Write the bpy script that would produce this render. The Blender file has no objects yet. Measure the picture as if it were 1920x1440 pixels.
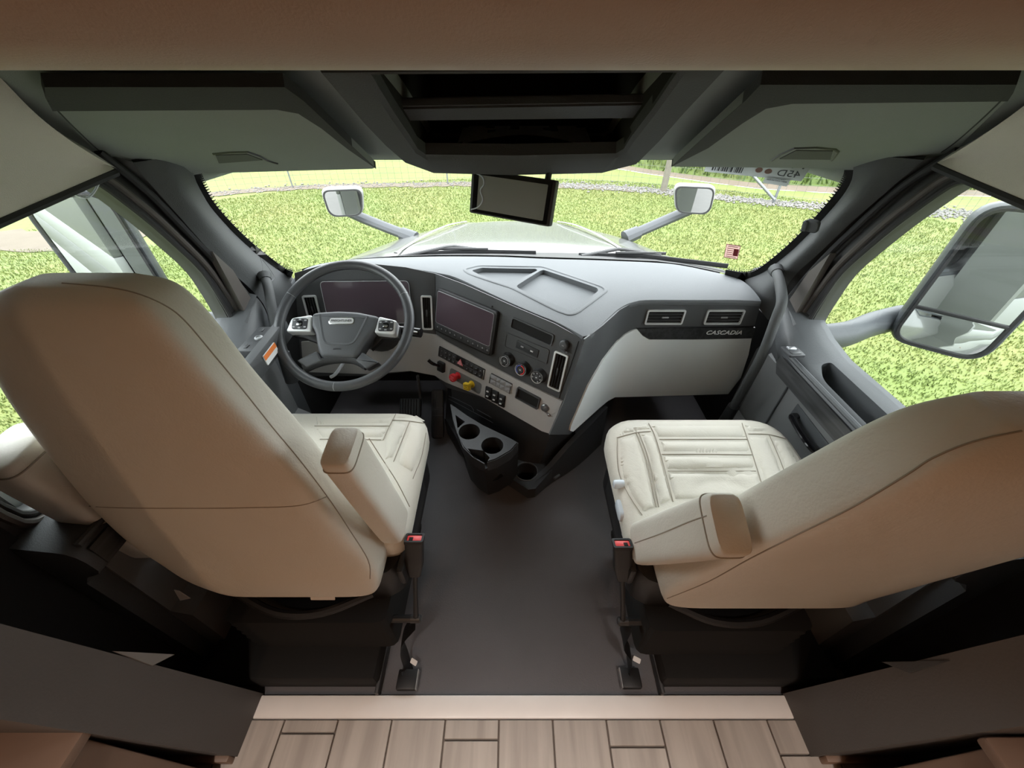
import bpy, bmesh, math, random
import numpy as np
from mathutils import Vector as V, Matrix
from mathutils.bvhtree import BVHTree
from mathutils.geometry import delaunay_2d_cdt

random.seed(7)
scene = bpy.context.scene
COL = scene.collection
R = math.radians

# ------------------------------------------------------------------ camera
FPX, PITCH, CAM = 721.0, R(39.5), V((0.0, 0.0, 1.43))
cam_data = bpy.data.cameras.new('camera')
cam_data.sensor_width = 36.0
cam_data.lens = 36.0 * FPX / 1920.0
cam_data.clip_start = 0.01
cam_data.clip_end = 300
cam = bpy.data.objects.new('camera', cam_data)
COL.objects.link(cam)
cam.location = CAM
cam.rotation_euler = (math.pi / 2 - PITCH, 0, 0)
scene.camera = cam

# ------------------------------------------------------------------ sky, sun, house lights, exposure
world = bpy.data.worlds.new('overcast_sky')
scene.world = world
world.use_nodes = True
wn = world.node_tree.nodes
wn['Background'].inputs[0].default_value = (0.93, 0.97, 1.0, 1)
wn['Background'].inputs[1].default_value = 7.2
sun_d = bpy.data.lights.new('hazy_sun', 'SUN')
sun_d.energy = 2.0
sun_d.angle = R(40)
sun_d.color = (1.0, 0.96, 0.9)
sun = bpy.data.objects.new('hazy_sun', sun_d)
COL.objects.link(sun)
sun.rotation_euler = (R(38), R(-8), 0)
scene.view_settings.view_transform = 'Standard'
scene.view_settings.look = 'None'
scene.view_settings.gamma = 1.0
scene.view_settings.exposure = 0.0
scene.view_settings.use_curve_mapping = False

# ------------------------------------------------------------------ pixel -> place helpers (1920 x 1440 frame)
CP, SP = math.cos(PITCH), math.sin(PITCH)
def ray(u, v):
    a, b = (u - 960.0) / FPX, (v - 720.0) / FPX
    return V((a, CP - b * SP, -SP - b * CP))
def at(u, v, X=None, Y=None, Z=None, D=None):
    d = ray(u, v)
    if X is not None: s = (X - CAM.x) / d.x
    elif Y is not None: s = (Y - CAM.y) / d.y
    elif Z is not None: s = (Z - CAM.z) / d.z
    else: s = D
    return CAM + d * s

# ------------------------------------------------------------------ materials
MATS = {}
def mat(name, col, rough=0.6, metal=0.0, grain=0.0, gscale=300.0, var=0.0, vscale=6.0, spec=0.5, coat=0.0, emit=None, estr=0.0, sheen=0.0, var_col=None):
    m = bpy.data.materials.new(name); m.use_nodes = True
    nt = m.node_tree; b = nt.nodes['Principled BSDF']
    b.inputs['Base Color'].default_value = (*col, 1)
    b.inputs['Roughness'].default_value = rough
    b.inputs['Metallic'].default_value = metal
    b.inputs['Specular IOR Level'].default_value = spec
    b.inputs['Coat Weight'].default_value = coat
    if sheen: b.inputs['Sheen Weight'].default_value = sheen
    if emit:
        b.inputs['Emission Color'].default_value = (*emit, 1); b.inputs['Emission Strength'].default_value = estr
    tc = nt.nodes.new('ShaderNodeTexCoord')
    n = nt.nodes.new('ShaderNodeTexNoise'); n.inputs['Scale'].default_value = vscale; n.inputs['Detail'].default_value = 5
    nt.links.new(tc.outputs['Object'], n.inputs['Vector'])
    mx = nt.nodes.new('ShaderNodeMix'); mx.data_type = 'RGBA'
    v = var if var else 0.06
    c2 = var_col if var_col else tuple(max(0, c * (1 - v)) for c in col)
    mx.inputs[6].default_value = (*(tuple(min(1, c * (1 + v * .6)) for c in col) if not var_col else col), 1)
    mx.inputs[7].default_value = (*c2, 1)
    nt.links.new(n.outputs['Fac'], mx.inputs[0]); nt.links.new(mx.outputs[2], b.inputs['Base Color'])
    if grain:
        g = nt.nodes.new('ShaderNodeTexNoise'); g.inputs['Scale'].default_value = gscale; g.inputs['Detail'].default_value = 3
        nt.links.new(tc.outputs['Object'], g.inputs['Vector'])
        bp = nt.nodes.new('ShaderNodeBump'); bp.inputs['Strength'].default_value = grain; bp.inputs['Distance'].default_value = 0.002
        nt.links.new(g.outputs['Fac'], bp.inputs['Height']); nt.links.new(bp.outputs['Normal'], b.inputs['Normal'])
    MATS[name] = m
    return m

mat('dash', (.105, .114, .121), .62, grain=.35, gscale=420, var=.08)
mat('fascia', (.066, .070, .074), .55, grain=.25, gscale=420)
mat('fascia_dark', (.030, .032, .035), .5, grain=.25, gscale=420)
mat('glove', (.70, .735, .735), .6, grain=.2, gscale=420)
mat('warm_grey', (.47, .465, .455), .55, grain=.2, gscale=420)
mat('pillar', (.060, .064, .066), .7, grain=.35, gscale=350)
mat('headliner', (.215, .235, .225), .9, grain=.5, gscale=500)
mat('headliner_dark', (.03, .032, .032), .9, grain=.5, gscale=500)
mat('beige_fabric', (.57, .54, .48), .95, grain=.5, gscale=500)
mat('black', (.012, .012, .013), .5, grain=.15, gscale=300)
mat('black_gloss', (.008, .008, .009), .12)
mat('black_matte', (.008, .008, .008), .9)
mat('rubber', (.015, .015, .016), .65)
mat('mat_rubber', (.125, .120, .126), .62, grain=.5, gscale=260, var=.25, vscale=3.5)
mat('leather', (.66, .625, .545), .5, grain=.25, gscale=260, var=.05)
mat('leather_seam', (.33, .29, .23), .8)
mat('leather_stitch', (.62, .57, .47), .8)
mat('tan_vinyl', (.46, .385, .305), .6, grain=.25, gscale=500, var=.08)
mat('wheel_leather', (.055, .058, .063), .42, grain=.2, gscale=300)
mat('wheel_plastic', (.075, .08, .087), .5, grain=.2, gscale=420)
mat('chrome', (.85, .86, .87), .18, metal=1.0)
mat('silver', (.72, .74, .75), .38, metal=.35)
mat('steel', (.35, .36, .37), .35, metal=.9)
mat('white', (.85, .86, .86), .5)
mat('paper', (.88, .86, .82), .8)
mat('screen', (.092, .068, .082), .10)
mat('screen_grey', (.26, .265, .245), .09, spec=1.0)
mat('key', (.045, .047, .05), .4)
mat('key_light', (.32, .33, .34), .45)
mat('icon', (.75, .77, .78), .5)
mat('red', (.62, .03, .04), .35)
mat('red_bright', (.85, .06, .06), .4)
mat('yellow', (.80, .55, .03), .35)
mat('blue_print', (.08, .12, .45), .5)
mat('orange_print', (.80, .22, .05), .6)
mat('pink', (.80, .25, .28), .5)
mat('clear_plastic', (.62, .68, .74), .2)
mat('grey_laminate', (.11, .105, .102), .6, grain=.2, gscale=200)
mat('stone', (.90, .87, .84), .35, var=.06, vscale=14)
mat('grout', (.17, .14, .12), .9)
mat('unseen_house_wall', (.34, .19, .10), .7)  # unseen walls and ceiling, brown picked to make bounced light dim and orange
mat('house_wood', (.25, .165, .12), .45, var=.2, vscale=9)
mat('paint_silver', (.125, .128, .124), .22, metal=.1, coat=.5, var=.03)
mat('paint_white', (.22, .225, .22), .5)
mat('paint_grey', (.10, .104, .10), .5)
mat('mirror_body', (.046, .051, .057), .5, grain=.15, gscale=300)
mat('mirror_glass', (.86, .89, .88), .01, metal=1.0)
mat('frit', (.006, .006, .006), .5)
mat('galvanised', (.15, .16, .168), .4, metal=.4)
mat('wood_post', (.135, .125, .10), .9, var=.3, vscale=14)
mat('wire', (.10, .105, .10), .5, metal=.5)
mat('concrete', (.15, .145, .14), .9, var=.1)
mat('pebble', (.155, .148, .14), .9, var=.35, vscale=40)
mat('dirt', (.09, .07, .05), .95, var=.35, vscale=2.5, var_col=(.135, .112, .086))
mat('print_dark', (.05, .055, .06), .7)
mat('lamp_glow', (1, .9, .8), .5, emit=(1.0, .74, .50), estr=6.0)

def wrinkle(name, scale, strength):
    nt = MATS[name].node_tree; b = nt.nodes['Principled BSDF']; old = b.inputs['Normal'].links[0].from_node
    tc = nt.nodes['Texture Coordinate']; n = nt.nodes.new('ShaderNodeTexNoise'); n.inputs['Scale'].default_value = scale; n.inputs['Detail'].default_value = 4; n.inputs['Distortion'].default_value = 1.5
    nt.links.new(tc.outputs['Object'], n.inputs['Vector'])
    bp = nt.nodes.new('ShaderNodeBump'); bp.inputs['Strength'].default_value = strength; bp.inputs['Distance'].default_value = .02
    nt.links.new(n.outputs['Fac'], bp.inputs['Height']); nt.links.new(bp.outputs['Normal'], old.inputs['Normal'])
wrinkle('leather', 9.0, .12)

def wood_mat(name, c1, c2, scale, rough):
    m = bpy.data.materials.new(name); m.use_nodes = True
    nt = m.node_tree; b = nt.nodes['Principled BSDF']; b.inputs['Roughness'].default_value = rough
    tc = nt.nodes.new('ShaderNodeTexCoord'); mp = nt.nodes.new('ShaderNodeMapping'); mp.inputs['Scale'].default_value = scale
    n = nt.nodes.new('ShaderNodeTexNoise'); n.inputs['Scale'].default_value = 1; n.inputs['Detail'].default_value = 6; n.inputs['Distortion'].default_value = .6
    oi = nt.nodes.new('ShaderNodeObjectInfo'); ad = nt.nodes.new('ShaderNodeVectorMath'); ad.operation = 'ADD'
    sc_ = nt.nodes.new('ShaderNodeVectorMath'); sc_.operation = 'SCALE'; sc_.inputs[3].default_value = 37.0
    cb = nt.nodes.new('ShaderNodeCombineXYZ')
    for k in range(3): nt.links.new(oi.outputs['Random'], cb.inputs[k])
    nt.links.new(cb.outputs[0], sc_.inputs[0]); nt.links.new(tc.outputs['Object'], ad.inputs[0]); nt.links.new(sc_.outputs[0], ad.inputs[1])
    nt.links.new(ad.outputs[0], mp.inputs['Vector']); nt.links.new(mp.outputs[0], n.inputs['Vector'])
    cr = nt.nodes.new('ShaderNodeValToRGB'); cr.color_ramp.elements[0].color = (*c1, 1); cr.color_ramp.elements[1].color = (*c2, 1)
    cr.color_ramp.elements[0].position = .35; cr.color_ramp.elements[1].position = .68
    nt.links.new(n.outputs['Fac'], cr.inputs[0]); nt.links.new(cr.outputs[0], b.inputs['Base Color'])
    MATS[name] = m
wood_mat('plank_tile', (.37, .33, .295), (.50, .455, .41), (26, 2.2, 4), .42)
wood_mat('dark_wood', (.018, .019, .02), (.05, .052, .055), (60, 6, 60), .35)

def glass_mat(name, tint, refl):
    m = bpy.data.materials.new(name); m.use_nodes = True
    nt = m.node_tree; nt.nodes.clear()
    o = nt.nodes.new('ShaderNodeOutputMaterial'); mx = nt.nodes.new('ShaderNodeMixShader')
    t = nt.nodes.new('ShaderNodeBsdfTransparent'); t.inputs[0].default_value = (*tint, 1)
    g = nt.nodes.new('ShaderNodeBsdfGlossy'); g.inputs['Roughness'].default_value = .01
    lw = nt.nodes.new('ShaderNodeFresnel'); lw.inputs[0].default_value = 1.45
    mu = nt.nodes.new('ShaderNodeMath'); mu.operation = 'MULTIPLY'; mu.inputs[1].default_value = refl
    nt.links.new(lw.outputs[0], mu.inputs[0]); nt.links.new(mu.outputs[0], mx.inputs[0])
    nt.links.new(t.outputs[0], mx.inputs[1]); nt.links.new(g.outputs[0], mx.inputs[2]); nt.links.new(mx.outputs[0], o.inputs[0])
    MATS[name] = m
def sheet_mat(name, col, thru):
    m = bpy.data.materials.new(name); m.use_nodes = True
    nt = m.node_tree; b = nt.nodes['Principled BSDF']; b.inputs['Base Color'].default_value = (*col, 1); b.inputs['Roughness'].default_value = .6
    t = nt.nodes.new('ShaderNodeBsdfTranslucent'); t.inputs[0].default_value = (*col, 1); mx = nt.nodes.new('ShaderNodeMixShader'); mx.inputs[0].default_value = thru
    nt.links.new(b.outputs[0], mx.inputs[1]); nt.links.new(t.outputs[0], mx.inputs[2]); nt.links.new(mx.outputs[0], nt.nodes['Material Output'].inputs[0])
    MATS[name] = m
sheet_mat('sticker_white', (.42, .45, .46), .36)
sheet_mat('sticker_red', (.30, .04, .05), .5)
sheet_mat('sticker_pink', (.40, .26, .23), .5)
glass_mat('glass', (.97, .985, .97), .6)
glass_mat('side_glass', (.93, .97, .95), .8)

def grass_mat(name, dark, light, dry):
    m = bpy.data.materials.new(name); m.use_nodes = True
    nt = m.node_tree; b = nt.nodes['Principled BSDF']; b.inputs['Roughness'].default_value = .7; b.inputs['Specular IOR Level'].default_value = .2
    geo = nt.nodes.new('ShaderNodeNewGeometry')
    n = nt.nodes.new('ShaderNodeTexNoise'); n.inputs['Scale'].default_value = .55; n.inputs['Detail'].default_value = 4
    nt.links.new(geo.outputs['Position'], n.inputs['Vector'])
    n2 = nt.nodes.new('ShaderNodeTexNoise'); n2.inputs['Scale'].default_value = 9; n2.inputs['Detail'].default_value = 4
    nt.links.new(geo.outputs['Position'], n2.inputs['Vector'])
    cr = nt.nodes.new('ShaderNodeValToRGB'); e = cr.color_ramp.elements
    e[0].position = .35; e[0].color = (*light, 1); e[1].position = .68; e[1].color = (*dry, 1)
    nt.links.new(n.outputs['Fac'], cr.inputs[0])
    ad = nt.nodes.new('ShaderNodeMath'); ad.operation = 'ADD'
    mu = nt.nodes.new('ShaderNodeMath'); mu.operation = 'MULTIPLY_ADD'; mu.inputs[1].default_value = .7; mu.inputs[2].default_value = -.35
    nt.links.new(geo.outputs['Random Per Island'], mu.inputs[0]); nt.links.new(mu.outputs[0], ad.inputs[0]); nt.links.new(n2.outputs['Fac'], ad.inputs[1])
    cl = nt.nodes.new('ShaderNodeMapRange'); cl.inputs[1].default_value = .35; cl.inputs[2].default_value = .75
    nt.links.new(ad.outputs[0], cl.inputs[0])
    mx = nt.nodes.new('ShaderNodeMix'); mx.data_type = 'RGBA'; mx.inputs[7].default_value = (*dark, 1)
    nt.links.new(cl.outputs[0], mx.inputs[0]); nt.links.new(cr.outputs[0], mx.inputs[6]); nt.links.new(mx.outputs[2], b.inputs['Base Color'])
    MATS[name] = m
grass_mat('grass', (.075, .108, .026), (.113, .148, .038), (.138, .150, .045))
grass_mat('grass_ground', (.088, .12, .028), (.113, .148, .038), (.138, .148, .045))
grass_mat('weeds', (.035, .062, .014), (.07, .103, .025), (.096, .11, .035))

# ------------------------------------------------------------------ mesh helpers
def tag(o, label=None, cat=None, group=None, kind=None):
    if label: o['label'] = label
    if cat: o['category'] = cat
    if group: o['group'] = group
    if kind: o['kind'] = kind
    return o
def put(o, parent):
    COL.objects.link(o)
    if parent is not None:
        o.parent = parent
        if parent.type == 'EMPTY': o.matrix_parent_inverse = Matrix.Translation(-parent.location)
    return o
def empty(name, loc=(0, 0, 0), label=None, cat=None, group=None, kind=None):
    o = bpy.data.objects.new(name, None); o.empty_display_size = .05
    COL.objects.link(o); o.location = loc
    return tag(o, label, cat, group, kind)
def finish(me, sharp=35):
    for p in me.polygons: p.use_smooth = True
    me.set_sharp_from_angle(angle=R(sharp))
def obj(name, bm, m, parent=None, sharp=35, fix=True):
    if fix: bmesh.ops.recalc_face_normals(bm, faces=bm.faces[:])
    me = bpy.data.meshes.new(name); bm.to_mesh(me); bm.free()
    finish(me, sharp)
    me.materials.append(MATS[m])
    return put(bpy.data.objects.new(name, me), parent)
def NB(): return bmesh.new()

class Fr:
    """a local frame: origin, x, y, n"""
    def __init__(s, o, x, y, n=None):
        s.o = V(o); s.x = V(x).normalized(); s.n = (V(n) if n is not None else s.x.cross(V(y))).normalized()
        s.y = s.n.cross(s.x).normalized()
    def __call__(s, a, b, c=0.0): return s.o + s.x * a + s.y * b + s.n * c
    def mat(s):
        m = Matrix.Identity(4)
        for i in range(3): m[i][0] = s.x[i]; m[i][1] = s.y[i]; m[i][2] = s.n[i]; m[i][3] = s.o[i]
        return m
WORLD = Fr((0, 0, 0), (1, 0, 0), (0, 1, 0))

def box(bm, c, s, fr=WORLD, bev=0.0, seg=2):
    t = NB(); bmesh.ops.create_cube(t, size=1)
    for v in t.verts: v.co = V((v.co.x * s[0], v.co.y * s[1], v.co.z * s[2]))
    if bev: bmesh.ops.bevel(t, geom=t.edges[:], offset=min(bev, min(s) * .49), segments=seg, affect='EDGES', profile=.5)
    for v in t.verts: v.co = fr(v.co.x + c[0], v.co.y + c[1], v.co.z + c[2])
    join(bm, t)
def join(bm, t):
    me = bpy.data.meshes.new('tmp'); t.to_mesh(me); t.free(); bm.from_mesh(me); bpy.data.meshes.remove(me)
def smooth_path(pts, n=8, closed=False):
    P = [V(p) for p in pts]; out = []; N = len(P)
    rng = range(N if closed else N - 1)
    for i in rng:
        if closed: a, b, c, d = P[(i - 1) % N], P[i], P[(i + 1) % N], P[(i + 2) % N]
        else: a, b, c, d = P[max(i - 1, 0)], P[i], P[i + 1], P[min(i + 2, N - 1)]
        for k in range(n):
            t = k / n
            out.append(.5 * ((2 * b) + (c - a) * t + (2 * a - 5 * b + 4 * c - d) * t * t + (3 * b - a - 3 * c + d) * t ** 3))
    if not closed: out.append(P[-1])
    return out
def tube(bm, pts, r, seg=10, closed=False, caps=True, flat=None, up=None):
    """sweep; r may be a list; flat = (a, b) scales the section along (side, normal)"""
    P = [V(p) for p in pts]; N = len(P); rings = []
    ref = V(up) if up else None
    for i, p in enumerate(P):
        if closed: t = (P[(i + 1) % N] - P[(i - 1) % N])
        else: t = P[min(i + 1, N - 1)] - P[max(i - 1, 0)]
        if t.length < 1e-9: t = V((0, 0, 1))
        t.normalize()
        if ref is None:
            ref = V((0, 0, 1)) if abs(t.z) < .9 else V((1, 0, 0))
        s = t.cross(ref)
        if s.length < 1e-6: s = t.cross(V((1, .3, .2)))
        s.normalize(); n = s.cross(t).normalized()
        if up is None: ref = n
        rr = r[i] if isinstance(r, (list, tuple)) else r
        fa, fb = flat if flat else (1, 1)
        rings.append([bm.verts.new(p + s * (math.cos(2 * math.pi * k / seg) * rr * fa) + n * (math.sin(2 * math.pi * k / seg) * rr * fb)) for k in range(seg)])
    for i in range(N if closed else N - 1):
        a, b = rings[i], rings[(i + 1) % N]
        for k in range(seg): bm.faces.new((a[k], a[(k + 1) % seg], b[(k + 1) % seg], b[k]))
    if caps and not closed:
        bm.faces.new(rings[0]); bm.faces.new(rings[-1])
def loft(bm, rings, closed=True, caps=True):
    vr = [[bm.verts.new(p) for p in r] for r in rings]
    n = len(vr[0])
    for a, b in zip(vr[:-1], vr[1:]):
        for k in range(n if closed else n - 1):
            bm.faces.new((a[k], a[(k + 1) % n], b[(k + 1) % n], b[k]))
    if caps and closed:
        bm.faces.new(vr[0]); bm.faces.new(vr[-1])
    return vr
def prism(bm, poly, off):
    """closed solid from a 3D polygon pushed along a vector"""
    a = [bm.verts.new(p) for p in poly]; b = [bm.verts.new(V(p) + V(off)) for p in poly]
    n = len(a); bm.faces.new(a); bm.faces.new(b[::-1])
    for k in range(n): bm.faces.new((a[k], b[k], b[(k + 1) % n], a[(k + 1) % n]))
def round_poly(pts, r, n=4):
    """rounded 2D polygon; r one number or per-corner list"""
    P = [V((p[0], p[1])) for p in pts]; N = len(P); out = []
    for i in range(N):
        a, b, c = P[i - 1], P[i], P[(i + 1) % N]
        rr = r[i] if isinstance(r, (list, tuple)) else r
        d1, d2 = (a - b), (c - b)
        rr = min(rr, d1.length * .48, d2.length * .48)
        if rr < 1e-6: out.append((b.x, b.y)); continue
        p, q = b + d1.normalized() * rr, b + d2.normalized() * rr
        for k in range(n + 1):
            t = k / n; w = p * (1 - t) ** 2 + b * (2 * t * (1 - t)) + q * t * t
            out.append((w.x, w.y))
    return out
def rrect(w, h, r, n=4, cx=0, cy=0):
    return round_poly([(cx - w / 2, cy - h / 2), (cx + w / 2, cy - h / 2), (cx + w / 2, cy + h / 2), (cx - w / 2, cy + h / 2)], r, n)
def slab(bm, poly, fr, z0, z1, bev=0.0, seg=2):
    """2D polygon as a plate in a frame between heights z0, z1 with a bevelled top edge"""
    t = NB()
    a = [t.verts.new((p[0], p[1], z0)) for p in poly]
    n = len(a)
    c = V((sum(p[0] for p in poly) / n, sum(p[1] for p in poly) / n, 0))
    prev = a; bottom = a
    t.faces.new(a[::-1])
    steps = [(z1 - bev, 0.0)] + [(z1 - bev + bev * math.sin(math.pi / 2 * k / seg), bev * (1 - math.cos(math.pi / 2 * k / seg))) for k in range(1, seg + 1)] if bev else [(z1, 0.0)]
    P2 = [V((p[0], p[1])) for p in poly]
    area = sum(P2[i].x * P2[(i + 1) % n].y - P2[(i + 1) % n].x * P2[i].y for i in range(n))
    sg = 1 if area > 0 else -1
    nrm = []
    for i in range(n):
        e1 = P2[i] - P2[i - 1]; e2 = P2[(i + 1) % n] - P2[i]
        m = V((-(e1.y), e1.x)).normalized() + V((-(e2.y), e2.x)).normalized()
        nrm.append((m.normalized() if m.length > 1e-9 else m) * sg)
    for z, ins in steps:
        b = [t.verts.new((P2[i].x + nrm[i].x * ins, P2[i].y + nrm[i].y * ins, z)) for i in range(n)]
        for k in range(n): t.faces.new((prev[k], prev[(k + 1) % n], b[(k + 1) % n], b[k]))
        prev = b
    t.faces.new(prev)
    for v in t.verts: v.co = fr(*v.co)
    join(bm, t)
def ring_slab(bm, outer, inner, fr, z0, z1):
    """flat ring between two 2D polygons with equal counts"""
    n = len(outer)
    L = [[bm.verts.new(fr(p[0], p[1], z)) for p in poly] for poly, z in ((outer, z0), (outer, z1), (inner, z1), (inner, z0))]
    for i in range(4):
        a, b = L[i], L[(i + 1) % 4]
        for k in range(n): bm.faces.new((a[k], a[(k + 1) % n], b[(k + 1) % n], b[k]))
def lathe(bm, prof, fr, seg=24):
    """prof: list of (radius, height) along the frame normal"""
    rings = []
    for r, h in prof: rings.append([fr(r * math.cos(2 * math.pi * k / seg), r * math.sin(2 * math.pi * k / seg), h) for k in range(seg)])
    loft(bm, rings, True, True)
def cut(o, bm_cut):
    """boolean difference, baked"""
    me = bpy.data.meshes.new('cutter'); bmesh.ops.recalc_face_normals(bm_cut, faces=bm_cut.faces[:]); bm_cut.to_mesh(me); bm_cut.free()
    c = bpy.data.objects.new('cutter', me); COL.objects.link(c)
    md = o.modifiers.new('cut', 'BOOLEAN'); md.operation = 'DIFFERENCE'; md.object = c; md.solver = 'EXACT'
    dg = bpy.context.evaluated_depsgraph_get(); dg.update()
    nm = bpy.data.meshes.new_from_object(o.evaluated_get(dg))
    o.modifiers.clear(); old = o.data; ms = [m for m in old.materials]
    o.data = nm; nm.materials.clear()
    for m in ms: nm.materials.append(m)
    finish(nm)
    bpy.data.objects.remove(c); bpy.data.meshes.remove(me); bpy.data.meshes.remove(old)
def bvh_of(verts, faces): return BVHTree.FromPolygons([V(v) for v in verts], faces)
def bvh_obj(o):
    me = o.data
    return BVHTree.FromPolygons([v.co.copy() for v in me.vertices], [tuple(p.vertices) for p in me.polygons])
def hit(b, u, v):
    d = ray(u, v).normalized(); r = b.ray_cast(CAM, d)
    if r[0] is None:
        q = b.find_nearest(CAM + d * 1.5); n = q[1]
        if n.dot(d) > 0: n = -n
        # slide along the plane of the nearest face
        den = d.dot(n)
        p = CAM + d * ((q[0] - CAM).dot(n) / den) if abs(den) > .05 else q[0]
        return p, n
    n = r[1]
    if n.dot(d) > 0: n = -n
    return r[0], n
def frame_on(b, u, v, u2=None, v2=None, up=V((0, 0, 1))):
    """frame on a surface at a pixel; x axis toward a second pixel when given, else horizontal"""
    p, n = hit(b, u, v)
    if u2 is not None:
        q, _ = hit(b, u2, v2); x = q - p
    else: x = up.cross(n)
    x = (x - n * x.dot(n)).normalized()
    return Fr(p, x, n.cross(x), n)
def patch(name, poly, b, off, th, m, parent, res=10, dome=0.0):
    """plate whose outline is a polygon seen on a surface, following that surface"""
    pts = []
    n = len(poly)
    for i in range(n):
        p, q = V(poly[i][:2]), V(poly[(i + 1) % n][:2])
        k = max(1, int((q - p).length / res))
        for j in range(k): pts.append(p.lerp(q, j / k))
    nb = len(pts)
    xs = [p.x for p in pts]; ys = [p.y for p in pts]
    def inside(x, y):
        c = False; j = nb - 1
        for i in range(nb):
            if (pts[i].y > y) != (pts[j].y > y) and x < (pts[j].x - pts[i].x) * (y - pts[i].y) / (pts[j].y - pts[i].y) + pts[i].x: c = not c
            j = i
        return c
    gx = min(xs) + res / 2
    inn = []
    while gx < max(xs):
        gy = min(ys) + res / 2
        while gy < max(ys):
            if inside(gx, gy) and min((p.x - gx) ** 2 + (p.y - gy) ** 2 for p in pts) > (res * .45) ** 2: inn.append(V((gx, gy)))
            gy += res
        gx += res
    vs, es, fs, *_ = delaunay_2d_cdt(pts + inn, [(i, (i + 1) % nb) for i in range(nb)], [list(range(nb))], 1, 1e-4)
    bm = NB(); top = []; bot = []
    for p in vs:
        q, nn = hit(b, p.x, p.y)
        k = 1.0
        if dome:
            dd = min((V((p.x, p.y)) - r).length for r in pts); k = min(1.0, dd / dome); k = math.sin(k * math.pi / 2) ** .8
        top.append(bm.verts.new(q + nn * (off + th * k))); bot.append(bm.verts.new(q + nn * (off - .001)))
    edge = {}
    for f in fs:
        try: bm.faces.new([top[i] for i in f])
        except ValueError: continue
        for a, c in zip(f, f[1:] + f[:1]):
            edge[frozenset((a, c))] = edge.get(frozenset((a, c)), 0) + 1
    for e, k in edge.items():
        if k == 1:
            a, c = tuple(e); bm.faces.new((top[a], top[c], bot[c], bot[a]))
    return obj(name, bm, m, parent, 40)
def line_on(bm, px, b, r, lift=0.0, n=6, seg=6):
    """a thin cord laid on a surface along a pixel polyline"""
    P = smooth_path([V((p[0], p[1], 0)) for p in px], n) if n > 1 else [V((p[0], p[1], 0)) for p in px]
    Q = []
    for p in P:
        q, nn = hit(b, p.x, p.y); Q.append(q + nn * lift)
    tube(bm, Q, r, seg)
def text(name, s, size, fr, m, parent, depth=.0005, mirror=False, align='CENTER', shear=0.0, sx=1.0):
    cu = bpy.data.curves.new('t', 'FONT'); cu.body = s; cu.size = size; cu.align_x = align; cu.align_y = 'CENTER'; cu.extrude = depth; cu.shear = shear; cu.resolution_u = 3
    o = bpy.data.objects.new('t', cu); COL.objects.link(o)
    dg = bpy.context.evaluated_depsgraph_get(); dg.update()
    me = bpy.data.meshes.new_from_object(o.evaluated_get(dg))
    bpy.data.objects.remove(o); bpy.data.curves.remove(cu)
    for v in me.vertices:
        x = v.co.x * sx * (-1 if mirror else 1); v.co = fr(x, v.co.y, v.co.z + depth)
    if mirror: me.flip_normals()
    me.name = name; me.materials.clear(); me.materials.append(MATS[m])
    return put(bpy.data.objects.new(name, me), parent)
class Quad:
    """four corner points (left-bottom, right-bottom, right-top, left-top) -> local frame sized in metres"""
    def __init__(s, lb, rb, rt, lt):
        s.c = [V(lb), V(rb), V(rt), V(lt)]
        s.w = ((rb - lb).length + (rt - lt).length) / 2; s.h = ((lt - lb).length + (rt - rb).length) / 2
        o = (s.c[0] + s.c[1] + s.c[2] + s.c[3]) / 4
        s.fr = Fr(o, (rb - lb) + (rt - lt), (lt - lb) + (rt - rb))
def quad_on(b, *px):
    return Quad(*[hit(b, *p)[0] for p in px])
# ================================================================== GROUND AND OUTDOORS
GZ = -1.25
FL = [(-40, 9.0), (-10, 10.6), (-6.3, 12.2), (-1, 12.6), (2.1, 12.3), (4.2, 11.7), (6.65, 10.4), (9.5, 9.6), (40, 8)]
def interp(T, x):
    if x <= T[0][0]: return T[0][1]
    for (a, b), (c, d) in zip(T[:-1], T[1:]):
        if x <= c: return b + (d - b) * (x - a) / (c - a)
    return T[-1][1]
def fence_y(x): return (interp(FL, x - .8) + interp(FL, x) + interp(FL, x + .8)) / 3
BK = [(-40, 8.5), (-3, 7.0), (1.5, 4.2), (4.5, 2.4), (7, 1.7), (40, 2.0)]
def bank_y(x): return fence_y(x) + interp(BK, x)
def ground_z(x, y):
    d = y - bank_y(x)
    z = GZ
    if d > 0: z += min(d, .5) * .45 + max(0, d - .5) * .42
    return min(z, 2.6)
def grid_obj(name, xs, y0f, y1f, ny, m, lift=0.0, jag=0.0):
    bm = NB(); rows = []
    for x in xs:
        a, b = y0f(x), y1f(x)
        if jag: a += random.uniform(-jag, jag); b += random.uniform(-jag, jag)
        rows.append([bm.verts.new((x, a + (b - a) * j / ny, ground_z(x, a + (b - a) * j / ny) + lift)) for j in range(ny + 1)])
    for r, q in zip(rows[:-1], rows[1:]):
        for j in range(ny): bm.faces.new((r[j], q[j], q[j + 1], r[j + 1]))
    return obj(name, bm, m, None, 60)
XS = [i * .5 for i in range(-70, 71)]
g = grid_obj('ground_lawn', XS, lambda x: -14, lambda x: bank_y(x), 50, 'grass_ground'); tag(g, 'mown green lawn around the motorhome, up to the fence', None, kind='structure')
g = grid_obj('ground_bank', XS, lambda x: bank_y(x) + .0, lambda x: bank_y(x) + .22, 3, 'dirt', .004); tag(g, 'bare pinkish dirt edge of the bank beyond the fence', kind='structure')
g = grid_obj('ground_slope', XS, lambda x: bank_y(x) + .22, lambda x: bank_y(x) + 12, 24, 'weeds'); tag(g, 'weedy green slope rising beyond the dirt edge', kind='structure')
XF = [i * .2 for i in range(-160, 161)]
g = grid_obj('ground_dirt', [x for x in XF if x < 3.5], lambda x: fence_y(x) - .28, lambda x: fence_y(x) + .22, 2, 'dirt', .012, .1); tag(g, 'strip of bare dirt under the wire fence', kind='structure')
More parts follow.
